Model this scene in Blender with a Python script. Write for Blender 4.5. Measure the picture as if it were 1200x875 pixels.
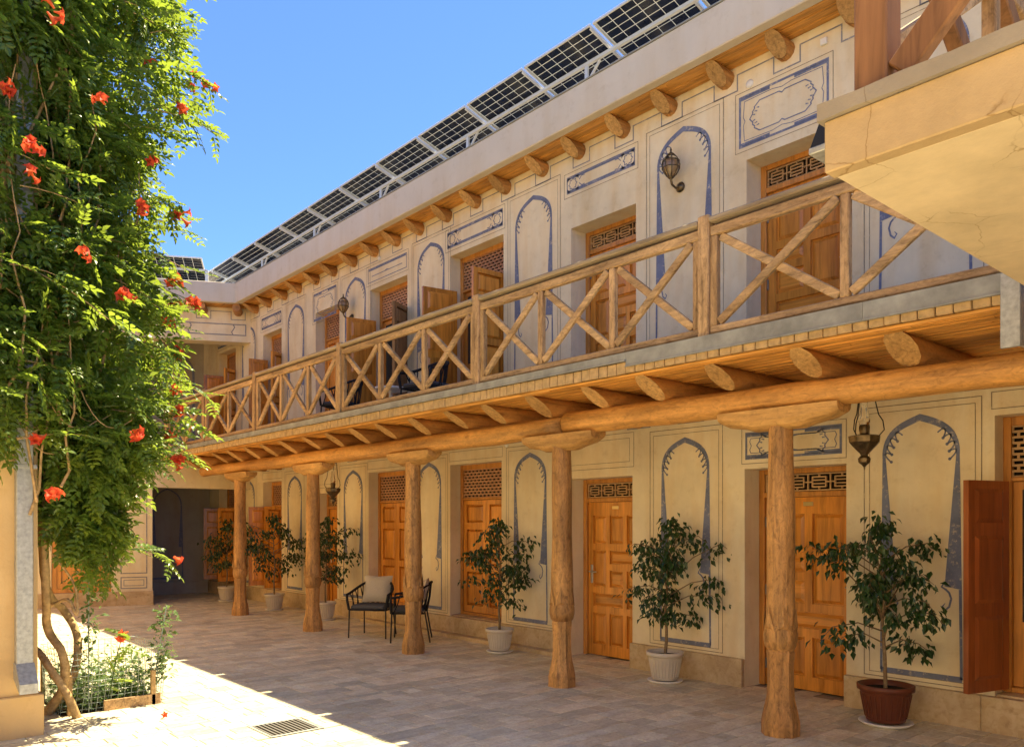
import bpy, math, random
import numpy as np
from mathutils import Vector, Matrix
random.seed(7); np.random.seed(7)
rad = math.radians
scene = bpy.context.scene
col = scene.collection
for o in list(bpy.data.objects): bpy.data.objects.remove(o)

# ------------------------------------------------------------------ camera
cam_d = bpy.data.cameras.new('camera'); cam = bpy.data.objects.new('camera', cam_d); col.objects.link(cam)
cam_d.sensor_width = 36; cam_d.lens = 935 / 1200 * 36
cam_d.shift_y = 174.5 / 1200; cam_d.clip_end = 2000; cam_d.clip_start = .05
cam.location = (0, 0, 1.6); cam.rotation_euler = (rad(90), 0, rad(49.1))
scene.camera = cam

# ------------------------------------------------------------------ sky, sun, exposure
SUN = Vector((-0.04, 1.0, 2.10)).normalized()
elev = math.asin(SUN.z); azim = math.atan2(SUN.x, SUN.y)
w = bpy.data.worlds.new('World'); scene.world = w; w.use_nodes = True
nt = w.node_tree; bg = nt.nodes['Background']
sky = nt.nodes.new('ShaderNodeTexSky'); sky.sky_type = 'NISHITA'; sky.sun_disc = False
sky.sun_elevation = elev; sky.sun_rotation = azim
sky.altitude = 4500; sky.air_density = 1.0; sky.dust_density = 0; sky.ozone_density = 10.0
nt.links.new(sky.outputs['Color'], bg.inputs['Color']); bg.inputs['Strength'].default_value = .05
sl = bpy.data.lights.new('sun', 'SUN'); sl.energy = 2.0; sl.angle = rad(.4); sl.color = (1, .86, .55)
so = bpy.data.objects.new('sun', sl); col.objects.link(so); so.location = (3, 20, 40)
so.rotation_euler = (-SUN).to_track_quat('-Z', 'Y').to_euler()
scene.view_settings.view_transform = 'Standard'; scene.view_settings.look = 'None'
scene.view_settings.gamma = 1; scene.view_settings.use_curve_mapping = False
scene.view_settings.exposure = 3.0
scene.render.engine = 'CYCLES'
scene.cycles.max_bounces = 10; scene.cycles.diffuse_bounces = 7; scene.cycles.transparent_max_bounces = 12

# ------------------------------------------------------------------ materials
class NT:
    def __init__(s, name):
        s.m = bpy.data.materials.new(name); s.m.use_nodes = True; s.t = s.m.node_tree
        s.b = s.t.nodes['Principled BSDF']; s.out = s.t.nodes['Material Output']
    def n(s, kind, **kw):
        x = s.t.nodes.new('ShaderNode' + kind)
        for k, v in kw.items():
            if k in x.inputs: x.inputs[k].default_value = v
            else: setattr(x, k, v)
        return x
    def l(s, a, b): s.t.links.new(a, b)
    def coords(s, scale=(1, 1, 1), rnd=True):
        tc = s.n('TexCoord'); mp = s.n('Mapping'); mp.inputs['Scale'].default_value = scale
        if rnd:
            oi = s.n('ObjectInfo'); mu = s.n('Math', operation='MULTIPLY'); mu.inputs[1].default_value = 37.0
            s.l(oi.outputs['Random'], mu.inputs[0]); ad = s.n('VectorMath', operation='ADD')
            s.l(tc.outputs['Object'], ad.inputs[0]); s.l(mu.outputs[0], ad.inputs[1]); s.l(ad.outputs[0], mp.inputs['Vector'])
        else: s.l(tc.outputs['Object'], mp.inputs['Vector'])
        return mp.outputs['Vector']
    def noise(s, vec, scale, detail=5, rough=.6, dist=0):
        x = s.n('TexNoise', Scale=scale, Detail=detail, Roughness=rough, Distortion=dist); s.l(vec, x.inputs['Vector']); return x.outputs['Fac']
    def ramp(s, fac, stops):
        r = s.n('ValToRGB'); e = r.color_ramp.elements
        while len(e) < len(stops): e.new(.5)
        for i, (p, c) in enumerate(stops): e[i].position = p; e[i].color = (*c, 1)
        s.l(fac, r.inputs['Fac']); return r.outputs['Color']
    def mix(s, a, b, fac=.5, mode='MULTIPLY'):
        m = s.n('Mix', data_type='RGBA', blend_type=mode)
        for sock, v in ((0, fac), (6, a), (7, b)):
            if isinstance(v, (int, float)): m.inputs[sock].default_value = v
            elif isinstance(v, tuple): m.inputs[sock].default_value = (*v, 1)
            else: s.l(v, m.inputs[sock])
        return m.outputs[2]
    def bump(s, h, strength=.3, dist=.01):
        b = s.n('Bump', Strength=strength, Distance=dist); s.l(h, b.inputs['Height']); s.l(b.outputs[0], s.b.inputs['Normal'])
    def fin(s, c, rough=.6, spec=.3, metal=0):
        if isinstance(c, tuple): s.b.inputs['Base Color'].default_value = (*c, 1)
        else: s.l(c, s.b.inputs['Base Color'])
        s.b.inputs['Roughness'].default_value = rough; s.b.inputs['Specular IOR Level'].default_value = spec
        s.b.inputs['Metallic'].default_value = metal
        return s.m
def g(c, k): return tuple(x * k for x in c)

def wood(name, c, dark=.45, axis=2, rough=.45, scale=22, spec=.4, blot=.75, bs=.35, chisel=0):
    t = NT(name); sc = [1, 1, 1]; sc[axis] = .07
    v = t.coords(tuple(sc)); f = t.noise(v, scale, 6, .65, .6)
    base = t.ramp(f, [(.25, g(c, dark)), (.5, g(c, .85)), (.75, g(c, 1.12))])
    sc2 = [1, 1, 1]; sc2[axis] = .35
    v2 = t.coords(tuple(sc2)); f2 = t.noise(v2, 3.5, 3, .55)
    tint = t.ramp(f2, [(.3, g((1, .93, .88), blot)), (.62, (1, 1, 1))])
    oi = t.n('ObjectInfo'); vr = t.ramp(oi.outputs['Random'], [(0, (.86, .84, .8)), (1, (1.08, 1.06, 1.04))])
    cc = t.mix(t.mix(base, tint, 1.0), vr, 1.0)
    if chisel:
        sc3 = [1, 1, 1]; sc3[axis] = .45; v3 = t.coords(tuple(sc3)); ch = t.noise(v3, 26, 4, .7, 1.2)
        cc = t.mix(cc, t.ramp(ch, [(.30, g((1, .9, .8), .5)), (.46, (.95, .93, .9)), (.62, (1.22, 1.2, 1.15))]), chisel)
        kn = t.n('TexVoronoi', Scale=5.0); t.l(v3, kn.inputs['Vector']); cc = t.mix(cc, t.ramp(kn.outputs['Distance'], [(.05, (.4, .3, .22)), (.13, (1, 1, 1))]), .7)
        ad = t.n('Math', operation='ADD'); t.l(f, ad.inputs[0]); t.l(ch, ad.inputs[1]); t.bump(ad.outputs[0], bs, .012)
    else: t.bump(f, bs, .006)
    return t.fin(cc, rough, spec)

def plaster(name, c, var=.76, warm=(.95, .88, .78)):
    t = NT(name); v = t.coords((1, 1, 1), False)
    f = t.noise(v, 1.1, 6, .62); a = t.ramp(f, [(.3, g(c, var)), (.65, c)])
    st = t.coords((2.2, 2.2, .35), False); f3 = t.noise(st, 1.7, 5, .6); stn = t.ramp(f3, [(.36, warm), (.56, (1, 1, 1))])
    fine = t.noise(v, 60, 3, .6); dirt = t.ramp(t.noise(v, 9, 6, .7), [(.28, (.86, .83, .78)), (.45, (1, 1, 1))])
    cc = t.mix(t.mix(a, stn, 1.0), dirt, .7)
    mixh = t.n('Math', operation='ADD'); t.l(fine, mixh.inputs[0]); t.l(t.noise(v, 7, 4, .6), mixh.inputs[1])
    t.bump(mixh.outputs[0], .22, .008)
    return t.fin(cc, .9, .15)

M = {}
M['wall'] = plaster('wall_plaster', (.80, .71, .52))
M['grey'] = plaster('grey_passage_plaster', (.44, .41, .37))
M['pier'] = plaster('pier_plaster', (.66, .46, .23))
M['parapet'] = plaster('parapet_render', (.62, .55, .45), .9, (.96, .93, .88))
M['landing'] = plaster('landing_concrete', (.60, .46, .29), .72, (.88, .80, .68))
def cracked(name, c, bs=.5):
    t = NT(name); v = t.coords((1, 1, 1), False)
    a = t.ramp(t.noise(v, 2.2, 7, .65), [(.3, g(c, .72)), (.65, c)])
    vo = t.n('TexVoronoi', feature='DISTANCE_TO_EDGE', Scale=2.6); dm = t.n('MixRGB', blend_type='MIX'); dm.inputs[0].default_value = .1
    nz = t.n('TexNoise', Scale=6.0, Detail=5.0); t.l(v, nz.inputs['Vector']); t.l(v, dm.inputs[1]); t.l(nz.outputs['Color'], dm.inputs[2]); t.l(dm.outputs[0], vo.inputs['Vector'])
    cr = t.ramp(vo.outputs['Distance'], [(0, (.62, .55, .46)), (.006, (1, 1, 1))])
    msk = t.ramp(t.noise(v, 1.6, 2, .5), [(.52, (0, 0, 0)), (.6, (1, 1, 1))])
    cc = t.mix(a, t.mix((1, 1, 1), cr, msk, 'MIX'), 1.0)
    t.bump(t.noise(v, 14, 6, .7), bs, .012); return t.fin(cc, .92, .1)
M['landing'] = cracked('landing_concrete', (.56, .405, .225))  # front face coloured darker, as if less lit than the underside
M['soffit'] = cracked('bounce_lit_soffit', (.80, .65, .43), .18)  # underside coloured paler to imitate light bounced off the ground
M['coping'] = cracked('coping_concrete', (.36, .31, .25))

def travertine(name, c1, c2, attr=False, rough=.55):
    t = NT(name); v = t.coords((1, 1, 1), False)
    f = t.noise(v, 2.4, 7, .65, .8); a = t.ramp(f, [(.3, c2), (.55, c1), (.75, g(c1, 1.1))])
    f2 = t.noise(v, 19, 6, .7); pit = t.ramp(f2, [(.3, (.72, .66, .58)), (.46, (1, 1, 1))])
    vein = t.ramp(t.noise(t.coords((1, .35, 1), False), 9, 6, .6, 1.5), [(.42, (.84, .78, .7)), (.55, (1, 1, 1))])
    cc = t.mix(t.mix(a, pit, .8), vein, .7)
    if attr:
        mo = t.ramp(t.noise(v, 5.5, 8, .72, .5), [(.28, (.70, .66, .66)), (.42, (.93, .90, .90)), (.52, (1.0, .96, .88)), (.62, (1.06, 1.03, 1.0)), (.72, (.95, .86, .74))]); cc = t.mix(cc, mo, .7); cc = t.mix(cc, t.ramp(t.noise(v, .9, 5, .6), [(.35, (.84, .82, .80)), (.6, (1.02, 1.0, .98))]), .8)
        cc = t.mix(cc, t.ramp(t.noise(v, 42, 5, .75), [(.33, (.74, .71, .68)), (.5, (1, 1, 1)), (.68, (1.12, 1.12, 1.1))]), .8)
    if attr:
        at = t.n('Attribute'); at.attribute_name = 'tint'; cc = t.mix(cc, at.outputs['Color'], 1.0)
    t.bump(f2, .25, .004)
    rr = t.ramp(f, [(.3, (rough + .2,) * 3), (.7, (rough,) * 3)]); t.l(rr, t.b.inputs['Roughness'])
    m = t.fin(cc, rough, .35); return m
M['tile'] = travertine('travertine_tile', (.78, .74, .575), (.66, .62, .48), True, .5)
M['grout'] = travertine('tile_grout', (.30, .255, .19), (.22, .185, .135))
M['plinth'] = travertine('plinth_stone', (.56, .44, .28), (.42, .31, .185))

ORG = (.50, .215, .052)
M['door'] = wood('varnished_door', (.76, .32, .048), .42, 2, .26, 20, .5, .68, .2)
M['door_x'] = wood('varnished_door_rail', (.78, .335, .055), .45, 0, .26, 20, .5, .68, .2)
M['door_red'] = wood('red_brown_shutter', (.34, .095, .026), .5, 2, .3, 20, .5, .7, .2)
M['frame'] = wood('door_frame_wood', (.64, .285, .06), .45, 2, .36, 22)
M['log'] = wood('log_beam_wood', (.72, .375, .105), .38, 0, .45, 14, .4, .62, .7, .6)
M['joist'] = wood('joist_wood', (.58, .285, .085), .40, 1, .5, 15, .35, .6, .7, .5)
M['joist_end'] = wood('joist_end_wood', (.64, .40, .17), .42, 2, .6, 30, .25, .7, .6, .6)
M['column'] = wood('carved_column_wood', (.63, .345, .12), .34, 2, .45, 18, .4, .6, .9, .9)
M['capital'] = wood('capital_wood', (.68, .40, .14), .40, 0, .5, 16, .35, .65, .7, .5)
M['reed'] = wood('reed_slat_wood', (.86, .43, .10), .28, 0, .5, 26, .3, .55, .6)
M['rail'] = wood('weathered_rail_wood', (.62, .43, .24), .30, 0, .65, 24, .2, .6, .5, .75)
M['rail_v'] = wood('weathered_post_wood', (.62, .42, .23), .30, 2, .65, 24, .2, .58, .5, .75)
M['handrail'] = wood('grey_handrail_wood', (.50, .41, .29), .5, 0, .7, 22, .2, .8, .5)
M['post_dark'] = wood('brown_post_wood', (.31, .155, .068), .34, 2, .6, 20, .3, .6, .5)
M['lattice'] = wood('lattice_wood', (.62, .40, .20), .7, 0, .55, 26)
M['lattice_red'] = wood('lattice_red_wood', (.56, .31, .18), .7, 0, .6, 26)
M['old'] = wood('old_shutter_wood', (.30, .17, .075), .4, 2, .6, 22)

def simple(name, c, rough=.6, spec=.3, metal=0, nv=0, ns=12, bs=0):
    t = NT(name); cc = c
    if nv:
        v = t.coords(); f = t.noise(v, ns, 5, .6); cc = t.ramp(f, [(.3, g(c, 1 - nv)), (.7, g(c, 1 + nv * .4))])
        if bs: t.bump(f, bs, .005)
    return t.fin(cc, rough, spec, metal)
def paint(name, c):
    t = NT(name); v = t.coords((1, 1, 1), False); a = t.ramp(t.noise(v, 7, 5, .6), [(.3, g(c, .8)), (.7, g(c, 1.15))])
    wr = t.ramp(t.noise(v, 23, 6, .75), [(.56, (0, 0, 0)), (.70, (.8, .8, .8))]); return t.fin(t.mix(a, (.66, .57, .43), wr, 'MIX'), .88, .12)
M['blue'] = paint('blue_paint', (.17, .195, .30))
M['blue_'] = simple('blue_paint', (.17, .195, .30), .85, .15, 0, .25, 9)
M['line'] = paint('thin_line_paint', (.24, .195, .15))
M['greyline'] = paint('grey_blue_line_paint', (.25, .25, .28))
M['dark'] = simple('unlit_depth', (.02, .017, .014), .9, .05)  # near-black colour stands in for shade in rooms, behind lattices and under the grate
M['glass'] = simple('dark_window_glass', (.03, .035, .04), .08, .6)
M['white'] = simple('white_enamel', (.74, .72, .68), .45, .4, 0, .1, 8)
M['zinc'] = simple('galvanised_zinc', (.42, .43, .43), .5, .5, .35, .32, 30)
M['zincband'] = simple('zinc_flashing', (.34, .345, .33), .6, .4, .25, .35, 6)
M['iron'] = simple('black_iron', (.012, .012, .013), .5, .4)
M['bronze'] = simple('aged_bronze', (.15, .105, .055), .36, .5, .7, .6, 25)
M['brick'] = simple('buff_brick', (.52, .36, .19), .85, .15, 0, .3, 18, .4)
M['alu'] = simple('aluminium_rail', (.72, .72, .70), .45, .5, .2)
M['cell'] = simple('solar_cell', (.012, .018, .05), .22, .6, 0, .3, 5)
M['steelbar'] = simple('worn_steel', (.20, .185, .165), .6, .4, .3)
M['soil'] = simple('dark_soil', (.035, .024, .016), .95, .1, 0, .5, 30, .8)
M['terra'] = simple('brown_plastic_pot', (.145, .040, .018), .5, .4, 0, .2, 6)
M['potwhite'] = simple('white_plastic_pot', (.62, .56, .47), .5, .35, 0, .12, 7)
M['rope'] = simple('black_rope', (.018, .018, .02), .75, .2)
M['seatpad'] = simple('grey_seat_fabric', (.10, .10, .105), .95, .1, 0, .25, 120, .4)
M['cushion'] = simple('beige_cushion_fabric', (.52, .46, .37), .95, .1, 0, .15, 90, .4)
M['bark'] = simple('pale_bark', (.52, .35, .17), .85, .15, 0, .5, 20, .8)
M['twig'] = simple('ficus_bark', (.24, .17, .10), .85, .15, 0, .4, 40, .6)
M['brass'] = simple('brass_handle', (.55, .42, .2), .3, .6, .8)
M['steel'] = simple('steel_handle', (.5, .49, .46), .3, .6, .8)
M['wire'] = simple('green_wire', (.34, .40, .36), .5, .4, .3)
M['petalw'] = simple('white_petals', (.72, .70, .60), .8, .15)
M['amber'] = simple('amber_glass', (.55, .36, .18), .25, .5)
def glassy(name):
    t = NT(name); t.b.inputs['Transmission Weight'].default_value = 1; return t.fin((.98, .96, .9), .02, .5)
M['clear'] = glassy('clear_glass')
def leafmat(name, c, c2, trans, tc, rough=.4, spec=.4):
    t = NT(name); at = t.n('Attribute'); at.attribute_name = 'tint'
    cc = t.mix(c, c2, at.outputs['Fac'], 'MIX')
    t.fin(cc, rough, spec)
    tr = t.n('BsdfTranslucent'); t.l(t.mix(tc, g(tc, .7), at.outputs['Fac'], 'MIX'), tr.inputs['Color'])
    ms = t.n('MixShader'); ms.inputs[0].default_value = trans
    t.l(t.b.outputs[0], ms.inputs[1]); t.l(tr.outputs[0], ms.inputs[2]); t.l(ms.outputs[0], t.out.inputs['Surface'])
    return t.m
M['vineleaf'] = leafmat('vine_leaf', (.115, .20, .04), (.06, .125, .028), .46, (.40, .52, .05), .34, .5)
M['ficusleaf'] = leafmat('ficus_leaf', (.012, .040, .009), (.022, .062, .012), .12, (.09, .18, .03), .3, .5)
M['herb'] = leafmat('herb_leaf', (.09, .15, .05), (.13, .19, .09), .35, (.25, .38, .1), .6, .2)
M['flower'] = leafmat('trumpet_flower', (.72, .07, .035), (.75, .17, .05), .35, (.85, .14, .06), .55, .2)
def backsheet():
    t = NT('panel_backsheet'); t.fin((.8, .8, .8), .5, .3); tr = t.n('BsdfTranslucent'); tr.inputs['Color'].default_value = (.75, .78, .8, 1)
    ms = t.n('MixShader'); ms.inputs[0].default_value = .25
    t.l(t.b.outputs[0], ms.inputs[1]); t.l(tr.outputs[0], ms.inputs[2]); t.l(ms.outputs[0], t.out.inputs['Surface']); return t.m
M['back'] = backsheet()

# ------------------------------------------------------------------ mesh helpers
class MB:
    def __init__(s, xf=None): s.v = []; s.f = []; s.xf = xf; s.sm = []
    def add(s, vs, fs, smooth=False):
        n = len(s.v)
        if s.xf: vs = [s.xf(Vector(p)) for p in vs]
        s.v += [tuple(p) for p in vs]; s.f += [tuple(n + i for i in f) for f in fs]; s.sm += [smooth] * len(fs)
        return s
    def box(s, x0, x1, y0, y1, z0, z1, c=0):
        if x0 > x1: x0, x1 = x1, x0
        if y0 > y1: y0, y1 = y1, y0
        if z0 > z1: z0, z1 = z1, z0
        if not c:
            vs = [(x, y, z) for z in (z0, z1) for y in (y0, y1) for x in (x0, x1)]
            return s.add(vs, [(0, 2, 3, 1), (4, 5, 7, 6), (0, 1, 5, 4), (2, 6, 7, 3), (0, 4, 6, 2), (1, 3, 7, 5)])
        c = min(c, (x1 - x0) * .45, (y1 - y0) * .45, (z1 - z0) * .45)
        P = ((x0, x1), (y0, y1), (z0, z1)); vs = []; idx = {}
        for a in range(3):
            for i in (0, 1):
                for j in (0, 1):
                    for k in (0, 1):
                        p = []
                        for ax, q in enumerate((i, j, k)):
                            val = P[ax][q]
                            if ax != a: val += c if q == 0 else -c
                            p.append(val)
                        idx[(a, i, j, k)] = len(vs); vs.append(tuple(p))
        fs = []
        cen = Vector(((x0 + x1) / 2, (y0 + y1) / 2, (z0 + z1) / 2))
        def put(f):
            pts = [Vector(vs[i]) for i in f]; n = (pts[1] - pts[0]).cross(pts[2] - pts[0]); m = sum(pts, Vector()) / len(pts)
            fs.append(tuple(f) if n.dot(m - cen) > 0 else tuple(reversed(f)))
        for a in range(3):
            b, d = [q for q in range(3) if q != a]
            for q in (0, 1):
                f = []
                for (m, n) in ((0, 0), (1, 0), (1, 1), (0, 1)):
                    t = [0, 0, 0]; t[a] = q; t[b] = m; t[d] = n; f.append(idx[(a, *t)])
                put(f)
            for m in (0, 1):
                for n in (0, 1):
                    t0 = [0, 0, 0]; t1 = [0, 0, 0]; t0[b] = t1[b] = m; t0[d] = t1[d] = n; t0[a] = 0; t1[a] = 1
                    put([idx[(b, *t0)], idx[(b, *t1)], idx[(d, *t1)], idx[(d, *t0)]])
        for i in (0, 1):
            for j in (0, 1):
                for k in (0, 1): put([idx[(0, i, j, k)], idx[(1, i, j, k)], idx[(2, i, j, k)]])
        return s.add(vs, fs)
    def bar(s, p, q, wd, hd, up=(0, 0, 1), c=.004):
        p = Vector(p); q = Vector(q); d = (q - p); L = d.length; d.normalize()
        side = d.cross(Vector(up)).normalized(); u = side.cross(d)
        old = s.xf; m = MB(); m.box(0, L, -wd / 2, wd / 2, -hd / 2, hd / 2, c)
        return s.add([p + d * x + side * y + u * z for x, y, z in m.v], m.f)
    def tube(s, pts, rs, n=10, cap=True, smooth=True, jit=0, sq=1):
        pts = [Vector(p) for p in pts]
        if isinstance(rs, (int, float)): rs = [rs] * len(pts)
        vs = []; fs = []; ref = None
        for i, p in enumerate(pts):
            d = (pts[min(i + 1, len(pts) - 1)] - pts[max(i - 1, 0)]).normalized()
            if ref is None: ref = Vector((0, 0, 1)) if abs(d.z) < .9 else Vector((1, 0, 0))
            a = d.cross(ref).normalized(); b = a.cross(d).normalized(); ref = b
            for k in range(n):
                t = 2 * math.pi * k / n; r = rs[i] * (1 + random.uniform(-jit, jit))
                vs.append(p + a * math.cos(t) * r + b * math.sin(t) * r * sq)
        for i in range(len(pts) - 1):
            for k in range(n): fs.append((i * n + k, i * n + (k + 1) % n, (i + 1) * n + (k + 1) % n, (i + 1) * n + k))
        s.add(vs, fs, smooth)
        if cap:
            s.add(vs[:n], [tuple(reversed(range(n)))]); s.add(vs[-n:], [tuple(range(n))])
        return s
    def lathe(s, prof, n=16, cx=0, cy=0, cap=True, smooth=True, ph=0):
        vs = []; fs = []
        for r, z in prof:
            for k in range(n): t = 2 * math.pi * k / n + ph; vs.append((cx + r * math.cos(t), cy + r * math.sin(t), z))
        for i in range(len(prof) - 1):
            for k in range(n): fs.append((i * n + k, i * n + (k + 1) % n, (i + 1) * n + (k + 1) % n, (i + 1) * n + k))
        s.add(vs, fs, smooth)
        if cap: s.add(vs[:n], [tuple(reversed(range(n)))]); s.add(vs[-n:], [tuple(range(n))])
        return s
    def holed(s, x0, x1, z0, z1, holes, yf, yb, outer=True):
        xs = sorted({x0, x1, *[h[0] for h in holes], *[h[1] for h in holes]}); xs = [x for x in xs if x0 <= x <= x1]
        zs = sorted({z0, z1, *[h[2] for h in holes], *[h[3] for h in holes]}); zs = [z for z in zs if z0 <= z <= z1]
        for i in range(len(xs) - 1):
            for j in range(len(zs) - 1):
                mx = (xs[i] + xs[i + 1]) / 2; mz = (zs[j] + zs[j + 1]) / 2
                if any(h[0] < mx < h[1] and h[2] < mz < h[3] for h in holes): continue
                s.add([(xs[i], yf, zs[j]), (xs[i + 1], yf, zs[j]), (xs[i + 1], yf, zs[j + 1]), (xs[i], yf, zs[j + 1])], [(0, 1, 2, 3)])
        for a, b, c, d in holes:
            if c > z0: s.add([(a, yf, c), (b, yf, c), (b, yb, c), (a, yb, c)], [(3, 2, 1, 0)])
            if d < z1: s.add([(a, yf, d), (b, yf, d), (b, yb, d), (a, yb, d)], [(0, 1, 2, 3)])
            s.add([(a, yf, c), (a, yf, d), (a, yb, d), (a, yb, c)], [(3, 2, 1, 0)])
            s.add([(b, yf, c), (b, yf, d), (b, yb, d), (b, yb, c)], [(0, 1, 2, 3)])
        if outer:
            s.add([(x0, yf, z0), (x1, yf, z0), (x1, yb, z0), (x0, yb, z0)], [(3, 2, 1, 0)])
            s.add([(x0, yf, z1), (x1, yf, z1), (x1, yb, z1), (x0, yb, z1)], [(0, 1, 2, 3)])
            s.add([(x0, yf, z0), (x0, yf, z1), (x0, yb, z1), (x0, yb, z0)], [(0, 1, 2, 3)])
            s.add([(x1, yf, z0), (x1, yf, z1), (x1, yb, z1), (x1, yb, z0)], [(3, 2, 1, 0)])
        return s
    def stroke(s, pts, wd, y, closed=False):
        """a painted line: ribbon of width wd along (x, z) points, facing -y"""
        n = len(pts); P = [Vector((p[0], p[1])) for p in pts]; L = []; R = []
        W = wd if isinstance(wd, (list, tuple)) else [wd] * n
        for i in range(n):
            if closed: a = P[i - 1]; b = P[(i + 1) % n]
            else: a = P[max(i - 1, 0)]; b = P[min(i + 1, n - 1)]
            d1 = (P[i] - a); d2 = (b - P[i])
            if d1.length < 1e-6: d1 = d2
            if d2.length < 1e-6: d2 = d1
            d1 = d1.normalized(); d2 = d2.normalized(); n1 = Vector((-d1.y, d1.x)); n2 = Vector((-d2.y, d2.x)); m = (n1 + n2)
            if m.length < 1e-3: m = n1
            m.normalize(); k = 1 / max(.4, m.dot(n1)); o = m * (W[i] * .5 * k)
            L.append(P[i] + o); R.append(P[i] - o)
        vs = [(p.x, y, p.y) for p in L] + [(p.x, y, p.y) for p in R]
        rng = n if closed else n - 1
        return s.add(vs, [(i, (i + 1) % n, n + (i + 1) % n, n + i) for i in range(rng)])
    def build(s, name, mat, parent=None, kind=None, loc=None, rz=0):
        me = bpy.data.meshes.new(name); me.from_pydata(s.v, [], s.f); me.materials.append(M[mat] if isinstance(mat, str) else mat)
        if any(s.sm): me.polygons.foreach_set('use_smooth', s.sm)
        me.update(); return link(name, me, parent, kind, loc, rz)
def link(name, me, parent=None, kind=None, loc=None, rz=0):
    o = bpy.data.objects.new(name, me); col.objects.link(o)
    if parent: o.parent = parent
    if loc: o.location = loc
    if rz: o.rotation_euler.z = rz
    if kind: o['kind'] = kind
    return o
def thing(name, label, cat, loc=(0, 0, 0), rz=0, group=None):
    o = bpy.data.objects.new(name, None); col.objects.link(o); o.location = loc; o.rotation_euler.z = rz
    o['label'] = label; o['category'] = cat
    if group: o['group'] = group
    return o
def tag(o, label, cat, group=None):
    o['label'] = label; o['category'] = cat
    if group: o['group'] = group
    return o
def np_mesh(name, verts, tris, mat, parent=None, kind=None, tint=None, smooth=False):
    me = bpy.data.meshes.new(name); me.vertices.add(len(verts)); me.vertices.foreach_set('co', np.asarray(verts, np.float32).ravel())
    nf = len(tris); k = tris.shape[1]; me.loops.add(nf * k); me.polygons.add(nf)
    me.loops.foreach_set('vertex_index', np.asarray(tris, np.int32).ravel())
    me.polygons.foreach_set('loop_start', np.arange(nf, dtype=np.int32) * k); me.polygons.foreach_set('loop_total', np.full(nf, k, np.int32))
    me.materials.append(M[mat])
    me.polygons.foreach_set('use_smooth', [bool(smooth)] * nf)
    if tint is not None:
        a = me.attributes.new('tint', 'FLOAT_COLOR', 'POINT'); t = np.asarray(tint, np.float32)
        if t.ndim == 1: t = np.stack([t, t, t, np.ones_like(t)], 1)
        a.data.foreach_set('color', t.ravel())
    me.update(); me.validate(); return link(name, me, parent, kind)

# ------------------------------------------------------------------ courtyard floor
WY = 6.8
gm = MB().box(-400, 400, -400, 400, -.5, -.007); ground = gm.build('courtyard_ground', 'grout'); ground['kind'] = 'structure'
def tile_geo(x0, x1, y0, y1, dz):
    j = .0026; c = .002; a, b, d, e = x0 + j, x1 - j, y0 + j, y1 - j
    vs = []
    for (i, z) in ((0, -.02), (0, -.004 + dz), (c, dz)):
        vs += [(a + i, d + i, z), (b - i, d + i, z), (b - i, e - i, z), (a + i, e - i, z)]
    fs = [(8, 9, 10, 11)]
    for r in (0, 4):
        for k in range(4): fs.append((r + k, r + (k + 1) % 4, r + 4 + (k + 1) % 4, r + 4 + k))
    return vs, fs
rng = random.Random(3)
tiles = []
X = -19.6
PIT = (-8.25, -7.42, 1.5, 2.3)     # the planter pit
GR = (-6.11, -5.67, 2.53, 2.97)    # drain grate
def over(r, q): return r[0] < q[1] and r[1] > q[0] and r[2] < q[3] and r[3] > q[2]
while X < 4.0:
    wd = rng.choice((.1, .15, .15, .2, .2)); y = -2.2 - rng.random() * .4
    while y < 6.86:
        ln = rng.choice((.15, .2, .25, .3, .4)) if wd < .35 else rng.choice((.4, .5, .6))
        if wd == .4 and rng.random() < .45:      # split course
            for q in (0, .2): tiles.append((X + q, X + q + .2, y, y + ln))
        else: tiles.append((X, X + wd, y, y + ln))
        y += ln
    X += wd
def clip(ts, hole):
    out = []
    for r in ts:
        if not over(r, hole): out.append(r); continue
        a, b, c, d = r; h0, h1, h2, h3 = hole
        if a < h0 - .02: out.append((a, h0, c, d))
        if b > h1 + .02: out.append((h1, b, c, d))
        a2, b2 = max(a, h0), min(b, h1)
        if b2 - a2 > .02:
            if c < h2 - .02: out.append((a2, b2, c, h2))
            if d > h3 + .02: out.append((a2, b2, h3, d))
    return out
for hole in (PIT, GR): tiles = clip(tiles, hole)
fx, fy = -math.sin(rad(49.1)), math.cos(rad(49.1)); lx, ly = fy, -fx
def vis(t):
    x, y = (t[0] + t[1]) / 2, (t[2] + t[3]) / 2; d = x * fx + y * fy; l = x * lx + y * ly
    if d < 2: return None
    px = 600 + 935 * l / d; py = 612 + 935 * 1.6 / d
    return d if -20 < px < 1220 and py < 890 and y > -.4 else None
tv = sorted([(vis(t), i) for i, t in enumerate(tiles) if vis(t)])
near = {i for _, i in tv[:300]}
def rtint():
    k = rng.choice((rng.uniform(.76, .9), rng.uniform(.88, 1.04), rng.uniform(.95, 1.1))); h = rng.uniform(-.05, .04); return (k * (1 + h), k, k * (1 - h), 1)
SV, SF, ST = [], [], []
for i, t in enumerate(tiles):
    vs, fs = tile_geo(*t, rng.uniform(-.0008, .0008)); tn = rtint()
    if i in near: np_mesh('tile', np.array(vs), np.array(fs), 'tile', ground, tint=[tn] * 12)
    else:
        n = len(SV); SV += vs; SF += [tuple(n + k for k in f) for f in fs]; ST += [tn] * 12
np_mesh('floor_tiles', np.array(SV), np.array(SF), 'tile', ground, 'stuff', ST)

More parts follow.
